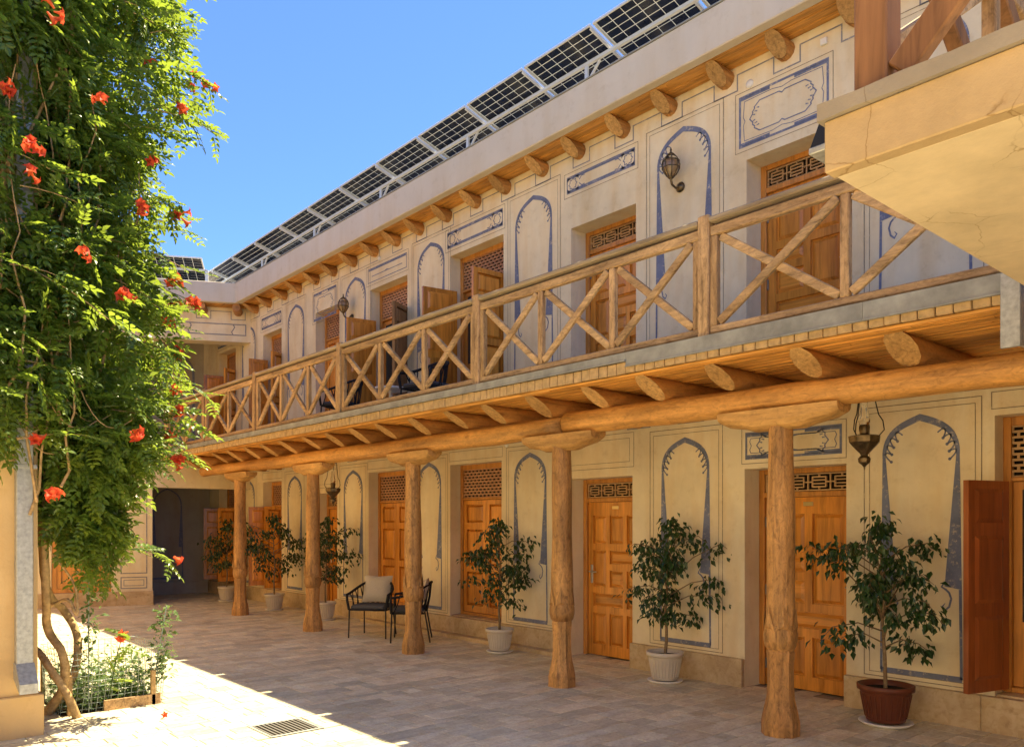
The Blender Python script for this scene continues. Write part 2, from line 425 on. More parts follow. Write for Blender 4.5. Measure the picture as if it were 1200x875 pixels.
# ------------------------------------------------------------------ long guest wing
XL, XR = -19.0, 3.0
wing = thing('guest_wing', 'two storey beige plaster guest wing with wooden columns and blue painted arches', 'building', (-8, WY, 0))
WL = Matrix.Translation((8, -WY, 0))          # children are modelled in world coordinates
def part(mb, name, mat, parent=None, kind=None):
    p = parent or wing; o = mb.build(name, mat, p, kind)
    o.matrix_parent_inverse = Matrix.Identity(4); 
    q = p; off = Vector()
    while q: off += q.location; q = q.parent
    if mb.xf is None or True: o.location = -off
    return o
# openings: x0, x1, kind   (door reaches the floor, win sits on the plinth)
LOW = [(-2.2, -1.15, 'win'), (-4.39, -3.37, 'door'), (-6.81, -5.81, 'door'), (-9.2, -8.06, 'win'), (-11.45, -10.36, 'win'), (-13.36, -12.5, 'door'), (-15.58, -14.72, 'win'), (-17.95, -17.0, 'win')]
UPP = [(-4.37, -3.42, 'door'), (-6.77, -5.76, 'door'), (-9.2, -8.02, 'win'), (-11.4, -10.3, 'win'), (-13.3, -12.42, 'win'), (-15.58, -14.72, 'win'), (-17.95, -17.0, 'win')]
FZ = 3.0
def hz(k, up):
    if not up: return (-.02, 2.12) if k == 'door' else (.27, 2.42)
    return (FZ, 5.12) if k == 'door' else (3.32, 5.40)
holes = [(a, b, *hz(k, 0)) for a, b, k in LOW] + [(a, b, *hz(k, 1)) for a, b, k in UPP]
RY = WY + .27
wm = MB().holed(XL, XR, -.02, 6.2, holes, WY, RY + .1, True)
part(wm, 'wall', 'wall')
part(MB().box(XL, XR, RY + .12, RY + .3, -.02, 6.15), 'unlit_room_panel', 'dark')  # black panel behind the openings in place of unlit rooms
part(MB().box(XL, XR, RY + .1, 13.5, 6.08, 6.2).box(XL, XR, 13.2, 13.5, 0, 6.08).box(XR - .2, XR, RY + .31, 13.19, 0, 6.08), 'roof', 'parapet')
# plinth slabs (separate stones)
edges = sorted([(a, b) for a, b, k in LOW if k == 'door'])
segs = []; x = XL
for a, b in edges: segs.append((x, a)); x = b
segs.append((x, XR))
rng = random.Random(11)
for a, b in segs:
    n = max(1, round((b - a) / 1.15)); xs = [a + (b - a) * i / n + (rng.uniform(-.12, .12) if 0 < i < n else 0) for i in range(n + 1)]
    for i in range(n): part(MB().box(xs[i] + .0015, xs[i + 1] - .0015, WY - .055, WY + .02, -.01, .272 + rng.uniform(-.002, .002), .005), 'plinth_stone', 'plinth')
for a, b, k in LOW:
    if k == 'win': part(MB().box(a + .002, b - .002, WY + .022, RY + .09, .2, .285, .004), 'sill', 'plinth')
for i in range(4): part(MB().box(-11.4 + i * 1.13, -11.4 + (i + 1) * 1.13 - .003, WY - .19, WY - .057, -.01, .05, .006), 'kerb_stone', 'plinth')

# ---- painted decoration
def arch_pts(cx, hw, zs, za, n=12):
    """pointed four-centre arch from right spring to left spring"""
    R = []
    for i in range(n + 1):
        t = i / n; R.append((cx + hw * (1 - t ** 2.15), zs + (za - zs) * (.82 * math.sin(t * math.pi / 2) + .07 * t + .11 * t ** 6)))
    return R + [(2 * cx - x, z) for x, z in reversed(R[:-1])]
def painted_arch(cx, hw, zb, zt, zs, za, y, parent, full=True, pname='painted_arch'):
    m = MB()
    A = arch_pts(cx, hw, zs, za); n = len(A); wds = [.028 + .026 * math.sin(math.pi * i / (n - 1)) for i in range(n)]
    m.stroke(A, wds, y)
    for s in (-1, 1):
        xo = cx + s * (hw + .013)
        # band that widens downwards, then thin line to the base
        x0, x1 = xo, cx + s * (hw - .013); xw = cx + s * (hw - .10)
        q = [(x0, y, zs), (x0 + s * .015, y, zt), (xw, y, zt + .02), (x1, y, zs)]
        m.add(q, [(0, 1, 2, 3)])
        m.stroke([(xo + s * .004, zt), (xo + s * .012, zb)], .022, y)
        # curl below the band
        cl = [(xw + s * .0, zt + .06), (xw - s * .022, zt + .015), (xw + s * .01, zt - .005), (xw + s * .035, zt - .03), (xw + s * .05, zt - .075), (xw + s * .035, zt - .14), (xw + s * .005, zt - .17), (xw - s * .015, zt - .14), (xw + s * .004, zt - .115)]
        m.stroke(cl, [.008, .012, .016, .016, .016, .016, .012, .01, .006], y)
        # chain of cusps hanging under the arch
        ins = arch_pts(cx, hw - .055, zs - .03, za - .07, 24); mid = arch_pts(cx, hw - .012, zs, za - .02, 24)
        ks = [0, 4, 8, 12, 16]; Q = (lambda L, k: Vector(L[k] if s > 0 else L[len(L) - 1 - k]))
        for a_, b_ in zip(ks[:-1], ks[1:]):
            p, q, top = Q(ins, a_), Q(ins, b_), Q(mid, (a_ + b_) // 2)
            arc = []
            for i in range(9):
                t = i / 8; w4 = (4 * t * (1 - t)) ** .55; arc.append(tuple(p.lerp(q, t) * (1 - w4) + (top + (p.lerp(q, t) - p.lerp(q, .5)) * .9) * w4))
            m.stroke(arc, .012, y)
        for k in ks[:-1]:
            p = Q(ins, k); d = (Vector((cx, zs - .15)) - p).normalized(); e = Vector((-d.y, d.x))
            rr_ = .013; q0 = p + d * .006; m.add([(q0.x + rr_ * math.cos(a_), y, q0.y + rr_ * math.sin(a_)) for a_ in [i * math.pi / 4 for i in range(8)]], [tuple(range(8))])
    if full: m.stroke([(cx - hw - .03, zb), (cx + hw + .03, zb)], .045, y)
    return part(m, pname, 'blue', parent)
PYF = WY - .003
def rect_line(m, x0, x1, z0, z1, wd, y): m.stroke([(x0, z0), (x1, z0), (x1, z1), (x0, z1)], wd, y, True)
LOWA = [-2.75, -5.1, -7.5, -9.72, -11.95, -14.15, -16.3]
UPA = [-2.72, -5.12, -7.44, -9.68, -11.88, -14.1, -16.3]
for i, cx in enumerate(LOWA):
    hw = .29 if i != 4 else .30
    painted_arch(cx, hw, .36, 1.07, 2.14, 2.46, PYF, wing)
    m = MB(); e = .46 if i < 5 else .42
    rect_line(m, cx - e, cx + e, .30, 2.58, .007, PYF); rect_line(m, cx - e + .045, cx + e - .045, .335, 2.53, .005, PYF)
    part(m, 'painted_frame', 'line')
for i, cx in enumerate(UPA):
    painted_arch(cx, .33, 3.42, 4.15, 5.36, 5.70, PYF, wing)
    m = MB(); e = .49 if i < 5 else .42
    rect_line(m, cx - e, cx + e, 3.34, 5.83, .007, PYF); rect_line(m, cx - e + .045, cx + e - .045, 3.375, 5.785, .005, PYF)
    part(m, 'painted_frame', 'line')
def cartouche(x0, x1, z0, z1, style, y=PYF):
    m = MB(); ml = MB(); cx = (x0 + x1) / 2; cz = (z0 + z1) / 2; W = x1 - x0; Hh = z1 - z0
    rect_line(ml, x0 - .05, x1 + .05, z0 - .05, z1 + .05, .006, y)
    if style == 'a':
        t = .028
        m.stroke([(x0, z0), (x0, z1), (x1, z1), (x1, z0)], t * .8, y, True)
        for zz, s in ((z0, 1), (z1, -1)):
            for xa, xb in ((x0 + .01, x0 + W * .36), (x1 - W * .36, x1 - .01)): m.stroke([(xa, zz + s * t * .7), (xb, zz + s * t * .7)], t, y)
        i = .05; inner = [(x0 + i, z0 + i), (x0 + i - .012, cz - .04), (x0 + i + .006, cz), (x0 + i - .012, cz + .04), (x0 + i, z1 - i), (cx - .1, z1 - i + .006), (cx, z1 - i - .012), (cx + .1, z1 - i + .006), (x1 - i, z1 - i), (x1 - i + .012, cz + .04), (x1 - i - .006, cz), (x1 - i + .012, cz - .04), (x1 - i, z0 + i), (cx + .1, z0 + i - .006), (cx, z0 + i + .012), (cx - .1, z0 + i - .006)]
        m.stroke(inner, .007, y, True)
        a = W * .12; b = Hh * .2; c = W * .24
        hexp = [(x0 + a, cz), (x0 + a + .035, cz + .045), (x0 + a + .03, cz + .06), (x0 + a + .055, cz + .085), (x0 + a + .05, cz + .10), (x0 + c, z1 - b), (cx - .03, z1 - b), (cx, z1 - b - .02), (cx + .03, z1 - b), (x1 - c, z1 - b), (x1 - a - .05, cz + .10), (x1 - a - .055, cz + .085), (x1 - a - .03, cz + .06), (x1 - a - .035, cz + .045), (x1 - a, cz)]
        hexp = hexp + [(x, 2 * cz - z) for x, z in reversed(hexp[1:-1])]
        m.stroke(hexp, .011, y, True)
        for sx in (-1, 1):
            for sz in (-1, 1):
                for k in range(3):
                    px = cx + sx * (W / 2 - a - .03 - .022 * k); pz = cz + sz * (.03 + .028 * k)
                    m.stroke([(px, pz), (px - sx * .03, pz - sz * .006)], [.006, .014], y)
    else:
        m.stroke([(x0, z0), (x0, z1), (x1, z1), (x1, z0)], .012, y, True)
        if style == 'b':
            for zz, s in ((z0, 1), (z1, -1)): m.stroke([(x0 + .01, zz + s * .02), (x1 - .01, zz + s * .02)], .026, y)
            for sx in (-1, 1):
                sc = cx + sx * (W / 2 - Hh * .5); r = Hh * .36
                st = []
                for k in range(16):
                    t = math.pi * k / 8; q = r * (1 if k % 2 == 0 else .74); st.append((sc + q * math.cos(t), cz + q * math.sin(t)))
                m.stroke(st, .010, y, True)
                for (ax, az) in ((-1, -1), (-1, 1), (1, -1), (1, 1)):
                    m.add([(sc + ax * Hh * .5, y, cz + az * Hh * .45), (sc + ax * Hh * .5, y, cz + az * Hh * .2), (sc + ax * Hh * .2, y, cz + az * Hh * .45)], [(0, 1, 2)])
                xe = sc - sx * Hh * .55
                m.stroke([(xe, cz - Hh * .1), (xe - sx * .04, cz - Hh * .3), (xe - sx * .09, cz - Hh * .28)], .011, y); m.stroke([(xe, cz + Hh * .1), (xe - sx * .04, cz + Hh * .3), (xe - sx * .09, cz + Hh * .28)], .011, y)
        else:
            m.stroke([(x0 + .02, z1 - .02), (x1 - .02, z1 - .02)], .032, y)
            m.stroke([(x0 + .12, cz - .02), (x1 - .12, cz - .02)], .012, y)
            m.stroke([(cx - .06, cz - .02), (cx, cz), (cx + .06, cz - .02)], .012, y)
    part(ml, 'painted_frame', 'line'); part(m, 'painted_panel', 'blue')
for (a, b, k), st in zip(UPP, 'abbcabb'):
    if st == 'a': cartouche(a - .07, b - .12, 5.26, 5.74, 'a')
    else: cartouche(a - .06, b - .02, 5.52 if k == 'win' else 5.55, 5.74, st)
cartouche(-4.37, -3.42, 2.22, 2.46, 'a')
for a, b, k in LOW:
    if abs(a + 4.39) < .01: continue
    m = MB(); z = 2.22 if k == 'door' else 2.47; rect_line(m, a - .02, b + .02, z, 2.60, .006, PYF)
    if k == 'door': rect_line(m, a + .04, b - .04, z + .06, 2.54, .005, PYF)
    part(m, 'painted_frame', 'line')

def wdisc(x, z, r): part(MB(lambda p: Vector((x + p.x, WY - p.z, z + p.y))).lathe([(r, 0), (r, .012), (r * .8, .022), (.002, .026)], 16), 'wall_fixture', 'white')
wdisc(-4.33, 5.84, .04); wdisc(-7.95, 2.62, .035); wdisc(-11.1, 5.84, .035)
for x, z in ((-3.57, 5.90), (-3.2, 2.50)): part(MB().box(x - .03, x + .03, WY - .03, WY, z - .03, z + .03, .005), 'junction_box', 'white')
# ---- doors and windows
DOORP = [(.10, .42, 1.36, 1.70), (.50, .82, 1.36, 1.70), (.10, .42, 1.14, 1.28), (.50, .82, .84, 1.28), (.10, .42, .84, 1.06), (.10, .82, .60, .76), (.10, .42, .14, .52), (.50, .82, .14, .52)]
DOORB = [(.08, .30, 1.36, 1.70), (.36, .58, 1.36, 1.70), (.64, .86, 1.36, 1.70), (.08, .30, .84, 1.28), (.36, .86, 1.12, 1.28), (.36, .58, .84, 1.04), (.64, .86, .84, 1.04), (.08, .58, .60, .76), (.64, .86, .60, .76), (.08, .30, .14, .52), (.36, .58, .14, .52), (.64, .86, .14, .52)]
def raised(m, x0, x1, z0, z1, yb, yf, b=.03):
    m.add([(x0, yb, z0), (x1, yb, z0), (x1, yb, z1), (x0, yb, z1), (x0 + b, yf, z0 + b), (x1 - b, yf, z0 + b), (x1 - b, yf, z1 - b), (x0 + b, yf, z1 - b)], [(0, 1, 5, 4), (1, 2, 6, 5), (2, 3, 7, 6), (3, 0, 4, 7), (4, 5, 6, 7)]); return m
def fret(m, x0, x1, z0, z1, y0, y1, t=.012):
    """fretwork of square key motifs"""
    H = z1 - z0; n = max(1, round((x1 - x0) / (H * 1.25))); w = (x1 - x0) / n
    def hb(a, b, z): m.box(a, b, y0, y1, z - t / 2, z + t / 2)
    def vb(x, a, b): m.box(x - t / 2, x + t / 2, y0 + .001, y1 - .001, a, b)
    hb(x0, x1, z0 + t / 2); hb(x0, x1, z1 - t / 2)
    for k in range(n + 1): vb(min(max(x0 + k * w, x0 + t / 2), x1 - t / 2), z0, z1)
    for k in range(n):
        a = x0 + k * w; b = a + w; g1 = w * .2; h1 = H * .2
        vb(a + g1, z0 + h1, z1 - h1); vb(b - g1, z0 + h1, z1 - h1)
        for q in (.22, .40, .60, .78): hb(a + g1, b - g1, z0 + H * q)
        vb(a + w / 2, z0, z0 + h1); vb(a + w / 2, z1 - h1, z1); hb(a, a + g1, z0 + H / 2); hb(b - g1, b, z0 + H / 2)
def brickfret(m, x0, x1, z0, z1, y0, y1, t=.012):
    nz = 9; h = (z1 - z0) / nz; nx = max(3, round((x1 - x0) / .085)); w = (x1 - x0) / nx
    for i in range(nz + 1): m.box(x0, x1, y0, y1, z0 + i * h - t / 2, z0 + i * h + t / 2)
    for i in range(nz):
        for k in range(nx + 1):
            x = x0 + (k + (.5 if i % 2 else 0)) * w
            if x0 - .001 <= x <= x1 + .001: m.box(max(x - t / 2, x0), min(x + t / 2, x1), y0 + .001, y1 - .001, z0 + i * h, z0 + (i + 1) * h)
def handle(parent, x, z, y, mat):
    m = MB().box(x - .018, x + .018, y - .006, y, z - .11, z + .11, .004)
    m.tube([(x, y - .004, z + .03), (x, y - .05, z + .03), (x + .03, y - .055, z + .03), (x + .12, y - .055, z + .028)], .009, 8)
    m.tube([(x, y - .003, z - .05), (x, y - .012, z - .05)], .012, 8); part(m, 'handle', mat, parent)
def make_door(a, b, z0, top, mirror, hside, hmat, plate=True):
    trans = top - .23
    fr = MB()
    fr.box(a, a + .06, RY - .02, RY + .06, z0, top, .004).box(b - .06, b, RY - .02, RY + .06, z0, top, .004)
    fr.box(a + .061, b - .061, RY - .018, RY + .06, top - .05, top, .004).box(a + .061, b - .061, RY - .022, RY + .06, trans - .045, trans + .005, .004)
    d = part(fr, 'door', 'frame')
    lt = MB(); fret(lt, a + .065, b - .065, trans + .01, top - .055, RY + .0, RY + .02); part(lt, 'lattice', 'lattice', d, 'stuff')
    part(MB().box(a + .05, b - .05, RY + .05, RY + .062, trans, top - .02), 'backing', 'dark', d)
    x0, x1 = a + .065, b - .065; z1 = trans - .048; W = x1 - x0; sc = (z1 - z0) / 1.86; sx = W / .92
    ps = []
    for p in (DOORB if mirror else DOORP):
        u0, u1 = p[0] * sx, p[1] * sx
        ps.append((x0 + u0, x0 + u1, z0 + p[2] * sc, z0 + p[3] * sc))
    part(MB().holed(x0, x1, z0 + .01, z1, ps, RY + .012, RY + .034), 'leaf', 'door', d)
    part(MB().box(x0, x1, RY + .035, RY + .05, z0 + .01, z1), 'leaf_back', 'door', d)
    for p in ps: part(raised(MB(), p[0] + .012, p[1] - .012, p[2] + .012, p[3] - .012, RY + .0348, RY + .016), 'panel', 'door_x' if p[1] - p[0] > p[3] - p[2] else 'door', d)
    hx = x0 + .055 if hside < 0 else x1 - .055; kx = x1 - .002 if hside < 0 else x0 + .002
    for zz in (.22, .95, 1.62): part(MB().tube([(kx, RY + .004, z0 + zz * sc - .05), (kx, RY + .004, z0 + zz * sc + .05)], .009, 8), 'hinge', 'steelbar', d)
    handle(d, hx, z0 + .98, RY + .012, hmat)
    if plate: part(MB().box((a + b) / 2 - .05, (a + b) / 2 + .05, RY + .004, RY + .012, z1 - .085, z1 - .045, .003), 'number_plate', 'brass', d)
    return d
LEAFP = [(.075, .80, .98), (.075, .42, .74), (.075, .06, .36)]
def make_leaf(parent, hx, hy, width, z0, z1, ang, sgn, mat, name='shutter'):
    """a shutter leaf hinged at (hx, hy); sgn +1 leaf runs towards +x when closed; ang swings it outwards"""
    H = z1 - z0; t = .042
    ca, sa = math.cos(ang), math.sin(ang)
    def xf(p): u, v, z = p.x * sgn, p.y, p.z; q = Vector((u * ca + v * sa * sgn, -abs(p.x) * sa + v * ca, z)); return Vector((hx + q.x, hy + q.y, z))
    ps = [(.07, width - .07, z0 + H * p[1], z0 + H * p[2] - (.03 if i == 0 else 0)) for i, p in enumerate(LEAFP)]
    m = MB(xf); m.holed(0, width, z0, z1, ps, -t / 2, t / 2)
    # back face
    for q in ((0, width),): m.add([(0, t / 2, z0), (width, t / 2, z0), (width, t / 2, z1), (0, t / 2, z1)], [(3, 2, 1, 0)])
    o = part(m, name, mat, parent)
    for p in ps:
        k = MB(xf); raised(k, p[0] + .008, p[1] - .008, p[2] + .008, p[3] - .008, t / 2 - .004, -t / 2 + .006, .028)
        part(k, 'panel', mat, parent)
        k = MB(xf); raised(k, p[0] + .0, p[1] - .0, p[2] + .0, p[3] - .0, t / 2 + .0005, t / 2 + .012, .03)
        part(k, 'panel', mat, parent)
    return o
def make_window(a, b, z0, top, lang, rang, lat='lattice_red', lm='door', rm='door', split=.40):
    trans = top - split - .07; RY = WY + .2
    fr = MB()
    fr.box(a, a + .055, RY - .02, RY + .06, z0, top, .004).box(b - .055, b, RY - .02, RY + .06, z0, top, .004)
    fr.box(a + .056, b - .056, RY - .018, RY + .06, top - .07, top, .004).box(a + .056, b - .056, RY - .022, RY + .06, trans - .03, trans, .004).box(a + .056, b - .056, RY - .018, RY + .06, z0, z0 + .04, .004)
    wn = part(fr, 'window', 'frame')
    lt = MB(); brickfret(lt, a + .058, b - .058, trans + .005, top - .072, RY + .0, RY + .02, .019); part(lt, 'lattice', lat, wn, 'stuff')
    part(MB().box(a + .05, b - .05, RY + .05, RY + .06, z0 + .03, top - .02), 'backing', 'dark', wn)
    W = (b - a - .116) / 2
    make_leaf(wn, a + .058, RY - .13 if lang else RY + .02, W - .002, z0 + .045, trans - .035, lang, 1, lm)
    make_leaf(wn, b - .058, RY - .13 if rang else RY + .02, W - .002, z0 + .045, trans - .035, rang, -1, rm)
    if lang or rang:   # glazed inner casement
        g1 = MB(); zz0, zz1 = z0 + .045, trans - .035
        for (p, q) in ((a + .06, (a + b) / 2 - .003), ((a + b) / 2 + .003, b - .06)): g1.holed(p, q, zz0, zz1, [(p + .06, q - .06, zz0 + .5, zz1 - .06)], RY + .022, RY + .046)
        part(g1, 'casement', 'frame', wn)
        for (p, q) in ((a + .06, (a + b) / 2 - .003), ((a + b) / 2 + .003, b - .06)): part(MB().box(p + .055, q - .055, RY + .03, RY + .035, zz0 + .49, zz1 - .05), 'pane', 'glass', wn)
    return wn
for i, (a, b, k) in enumerate(LOW):
    if k == 'door': make_door(a, b, .0, 2.12, i == 2, 1 if i == 1 else -1, 'steel', i < 3)
    elif i == 0: make_window(a, b, .285, 2.42, rad(106), rad(95), 'lattice', 'door_red', 'door_red')
    elif i in (3, 4): make_window(a, b, .285, 2.42, 0, 0)
    else: make_window(a, b, .285, 2.42, rad(108), rad(80))
for i, (a, b, k) in enumerate(UPP):
    if k == 'door': make_door(a, b, 3.01, 5.12, i == 1, 1, 'steel', True)
    elif i == 4: make_window(a, b, 3.325, 5.40, 0, 0, 'lattice_red', 'door', 'door')
    else: make_window(a, b, 3.325, 5.40, rad(100), rad(88 if i == 2 else 118), 'lattice_red', 'door', 'old' if i == 3 else 'door')
m = MB()
for a, b, k in UPP:
    if k == 'win': part(MB().box(a + .002, b - .002, WY - .02, RY + .09, 3.25, 3.328, .004), 'sill', 'plinth')

# ---- columns, log beam, joists, gallery slab
CY = 5.5
COLX = [-3.24, -5.6, -8.2, -10.85, -13.55]
def make_column(x):
    rg = random.Random(int(-x * 100)); m = MB()
    m.lathe([(.142, -.02), (.142, .10), (.128, .17), (.105, .27), (.098, .36), (.097, .52), (.105, .62), (.098, .645)], 8, x, CY, True, False, math.pi / 8)
    c = part(m, 'column', 'column')
    k = MB(); k.lathe([(.09, .63), (.112, .66), (.124, .71), (.126, .75), (.118, .80), (.108, .835)], 20, x, CY); part(k, 'carved_collar', 'column', c)
    k = MB(); prof = []
    for i in range(16):
        t = i / 15; z = .80 + t * 1.54; r = .110 - .018 * t + (.004 * math.sin(t * 9 + x)); prof.append((r, z))
    k.lathe(prof, 20, x, CY)
    dx, dy = rg.uniform(-.012, .012), rg.uniform(-.006, .006)
    k.v = [(vx + dx * math.sin((vz - .8) * 1.8), vy + dy * (vz - .8), vz) for vx, vy, vz in k.v]
    part(k, 'shaft', 'column', c)
    # pointed carved petals above the collar
    k = MB()
    for q in range(6):
        t0 = q * math.pi / 3 + .2; pts = []
        for (dt, z, rr) in ((-.5, .79, .124), (.5, .79, .124), (0, .98, .118)): pts.append((x + rr * math.cos(t0 + dt), CY + rr * math.sin(t0 + dt), z))
        pts.append((x + .131 * math.cos(t0), CY + .131 * math.sin(t0), .83))
        k.add(pts, [(0, 1, 3), (1, 2, 3), (2, 0, 3)])
    part(k, 'carved_petals', 'column', c, 'stuff')
    # boat shaped capital
    L = .47 + rg.uniform(-.03, .03); vs = []; fs = []; n = 10
    st = [(-L, .105, .02, .075), (-L * .86, .12, .02, .11), (-L * .55, .125, .0, .135), (-.2, .125, 0, .16), (.2, .125, 0, .16), (L * .55, .125, 0, .14), (L * .86, .12, .02, .11), (L, .105, .02, .075)]
    for (u, hw, _, dp) in st:
        for q in range(n):
            t = math.pi * q / (n - 1); vs.append((x + u, CY + math.cos(t) * hw * (1 if q not in (0, n - 1) else .98), 2.458 - dp * math.sin(t) ** .6))
    for i in range(len(st) - 1):
        for q in range(n - 1): fs.append((i * n + q, i * n + q + 1, (i + 1) * n + q + 1, (i + 1) * n + q))
        fs.append((i * n + n - 1, i * n, (i + 1) * n, (i + 1) * n + n - 1))
    fs.append(tuple(range(n))); fs.append(tuple(reversed(range((len(st) - 1) * n, len(st) * n))))
    k = MB(); k.add(vs, fs); part(k, 'capital', 'capital', c)
for x in COLX: make_column(x)
def log(x0, x1, y, z, r, seed, name, mat, taper=0):
    rg = random.Random(seed); n = max(6, int((x1 - x0) / .3)); pts = []; rs = []
    ph = rg.random() * 6
    for i in range(n + 1):
        t = i / n; pts.append((x0 + (x1 - x0) * t, y + .012 * math.sin(t * 5 + ph), z + .012 * math.sin(t * 4 + ph * 2) + rg.uniform(-.004, .004)))
        rs.append(r * (1 + .05 * math.sin(t * 7 + ph)) + rg.uniform(-.003, .003) - taper * (1 - t))
    pts.insert(0, (x0 - .02, y, pts[0][2])); rs.insert(0, rs[0] * .8); pts.append((x1 + .015, y, pts[-1][2])); rs.append(rs[-1] * .9)
    m = MB().tube(pts, rs, 16, True, True, .015); return part(m, name, mat)
log(-5.52, -.4, CY, 2.545, .106, 1, 'log_beam', 'log'); log(-15.25, -5.545, CY, 2.55, .105, 5, 'log_beam', 'log', .008)
JX = [-1.55 - .695 * i for i in range(21)]
rng = random.Random(21)
def joist(x, ya, yb, zc, r, cut, name, mat, xend=None):
    n = 12; pts = []; vs = []; fs = []
    ys = [ya - .0, ya + .06, (ya + yb) / 2, yb]; rr = [r * .96, r, r * 1.02, r * 1.03]
    for i, (y, q) in enumerate(zip(ys, rr)):
        for k in range(n):
            t = 2 * math.pi * k / n; dz = math.sin(t) * q * 1.0
            yy = y - (cut * dz / r if i == 0 else cut * .9 * dz / r if i == 1 else 0); vs.append((x + math.cos(t) * q * rng.uniform(.97, 1.03), yy, zc + dz))
    for i in range(3):
        for k in range(n): fs.append((i * n + k, i * n + (k + 1) % n, (i + 1) * n + (k + 1) % n, (i + 1) * n + k))
    m = MB(); m.add(vs, [tuple(reversed(f)) for f in fs], True)
    o = part(m, name, mat)
    e = MB(); e.add([(a, b - .0015, c) for a, b, c in vs[:n]], [tuple(range(n))]); part(e, 'end_grain', 'joist_end', o)
    return o
for i, x in enumerate(JX):
    joist(x + rng.uniform(-.04, .04), 5.31 + rng.uniform(-.03, .03), WY + .02, 2.735, .098 + rng.uniform(-.01, .008), .17, 'joist', 'joist')
# gallery deck: slab, reed soffit, brick edge, zinc flashing
GX0, GX1 = -16.45, -1.5
gal = part(MB().box(GX0, 3.0, 5.16, WY - .002, 2.84, 2.985), 'gallery_deck', 'coping')
def slats(x0, x1, y0, y1, z, wd, name, parent, mat='reed', seed=1):
    rg = random.Random(seed); m = MB(); y = y0
    while y < y1:
        w_ = wd * rg.uniform(.7, 1.3); x = x0 - rg.uniform(0, 1.0)
        while x < x1:
            ln = rg.uniform(1.2, 2.6); dz = rg.uniform(0, .009)
            a, b = max(x, x0), min(x + ln, x1)
            if b - a > .02: m.box(a, b - .003, y, min(y + w_, y1) - .0035, z + dz, z + .022 + dz)
            x += ln
        y += w_
    return part(m, name, mat, parent, 'stuff')
slats(GX0, GX1 + .03, 5.10, WY - .004, 2.812, .034, 'reed_soffit', gal, 'reed', 4)
rng = random.Random(5); x = GX0
bm = MB().box(-.048, .048, -.06, .06, -.048, .048, .005)
bme = bpy.data.meshes.new('brick'); bme.from_pydata(bm.v, [], bm.f); bme.materials.append(M['brick'])
off = gal.location + wing.location
while x < GX1 - .1:
    o = link('brick', bme, gal); o.location = Vector((x + .05, 5.135 + rng.uniform(-.004, .004), 2.892 + rng.uniform(-.002, .002))) - Vector((0, 0, 0)) - (wing.location + gal.location)
    o.rotation_euler.z = rng.uniform(-.02, .02); x += .102
part(MB().box(GX0, GX1 - .006, 5.1, 5.16, 2.838, 2.8425), 'edge_lath', 'reed', gal)
zx = GX0 + .05
while zx < GX1 - .01:
    e = min(zx + 2.0, GX1); m = MB(); zl = 2.894 if zx > -5.3 else 2.942; m.box(zx, e - .002, 5.062, 5.075, zl, 3.016).box(zx, e - .002, 5.0755, 5.17, 3.004, 3.0165).box(zx, e - .002, 5.05, 5.0615, zl - .001, zl + .011); part(m, 'zinc_flashing', 'zincband', gal); zx = e
part(MB().box(GX1 - .10, GX1, 5.03, 5.049, 2.58, 3.005, .003).box(GX1 - .012, GX1, 5.0495, 5.25, 2.585, 3.0), 'flashing_end', 'zinc', gal)
# stepped paint line round the joist ends on the wall
UJ = [-3.94 + .664 + .664 - .664 * i for i in range(22)]
def stepped(js, z0, z1, hw, wd, mat='greyline'):
    m = MB(); pts = []
    for x in sorted(js): pts += [(x - hw, z1), (x - hw, z0), (x + hw, z0), (x + hw, z1)]
    m.stroke(pts, wd, PYF); part(m, 'painted_line', mat)
stepped([x for x in UJ if x > -16.1], 5.83, 5.985, .135, .014)
stepped([x for x in JX if x > -16.1], 2.635, 2.76, .16, .012)

# ---- balustrade
RYB = 5.15
def bal_bay(x0, x1, n, z0=3.018, first=False):
    b = MB()
    b.box(x0 + .05, x1 - .05, RYB - .03, RYB + .03, z0 + .02, z0 + .075, .008).box(x0 + .05, x1 - .05, RYB - .028, RYB + .028, z0 + .762, z0 + .838, .008)
    bl = part(b, 'balustrade', 'rail')
    part(MB().box(x0 + .052, x1 - .052, RYB - .055, RYB + .045, z0 + .862, z0 + .905, .01), 'handrail', 'handrail', bl)
    part(MB().box(x1 - .05, x1 + .05, RYB - .05, RYB + .05, z0 - .03, z0 + .93, .008), 'post', 'rail_v', bl)
    w_ = (x1 - x0 - .1) / n
    for i in range(n + 1):
        x = x0 + .05 + i * w_; d = .032
        if i == 0: x += .03
        if i == n: x -= .03
        part(MB().box(x - d, x + d, RYB - .026, RYB + .026, z0 + .076, z0 + .761, .006), 'baluster', 'rail_v', bl)
    for i in range(n):
        a = x0 + .05 + i * w_ + (.058 if i == 0 else .028); c = x0 + .05 + (i + 1) * w_ - (.058 if i == n - 1 else .028)
        for s, yy in ((0, -.012), (1, .012)):
            p = (a + .02, RYB + yy, z0 + (.1 if s == 0 else .75)); q = (c - .02, RYB + yy, z0 + (.75 if s == 0 else .1))
            part(MB().bar(p, q, .03, .052, (0, 1, 0), .006) if False else MB().bar(p, q, .04, .064, (0, 0, 1), .007), 'brace', 'rail', bl)
for x0, x1, n in ((-3.66, -1.45, 2), (-6.47, -3.66, 3), (-9.36, -6.47, 3), (-12.05, -9.36, 3), (-14.25, -12.05, 2), (-16.3, -14.25, 2)):
    bal_bay(x0, x1, n)
part(MB().box(-16.35, -16.25, RYB - .05, RYB + .05, 2.99, 3.95, .008), 'post', 'rail_v')

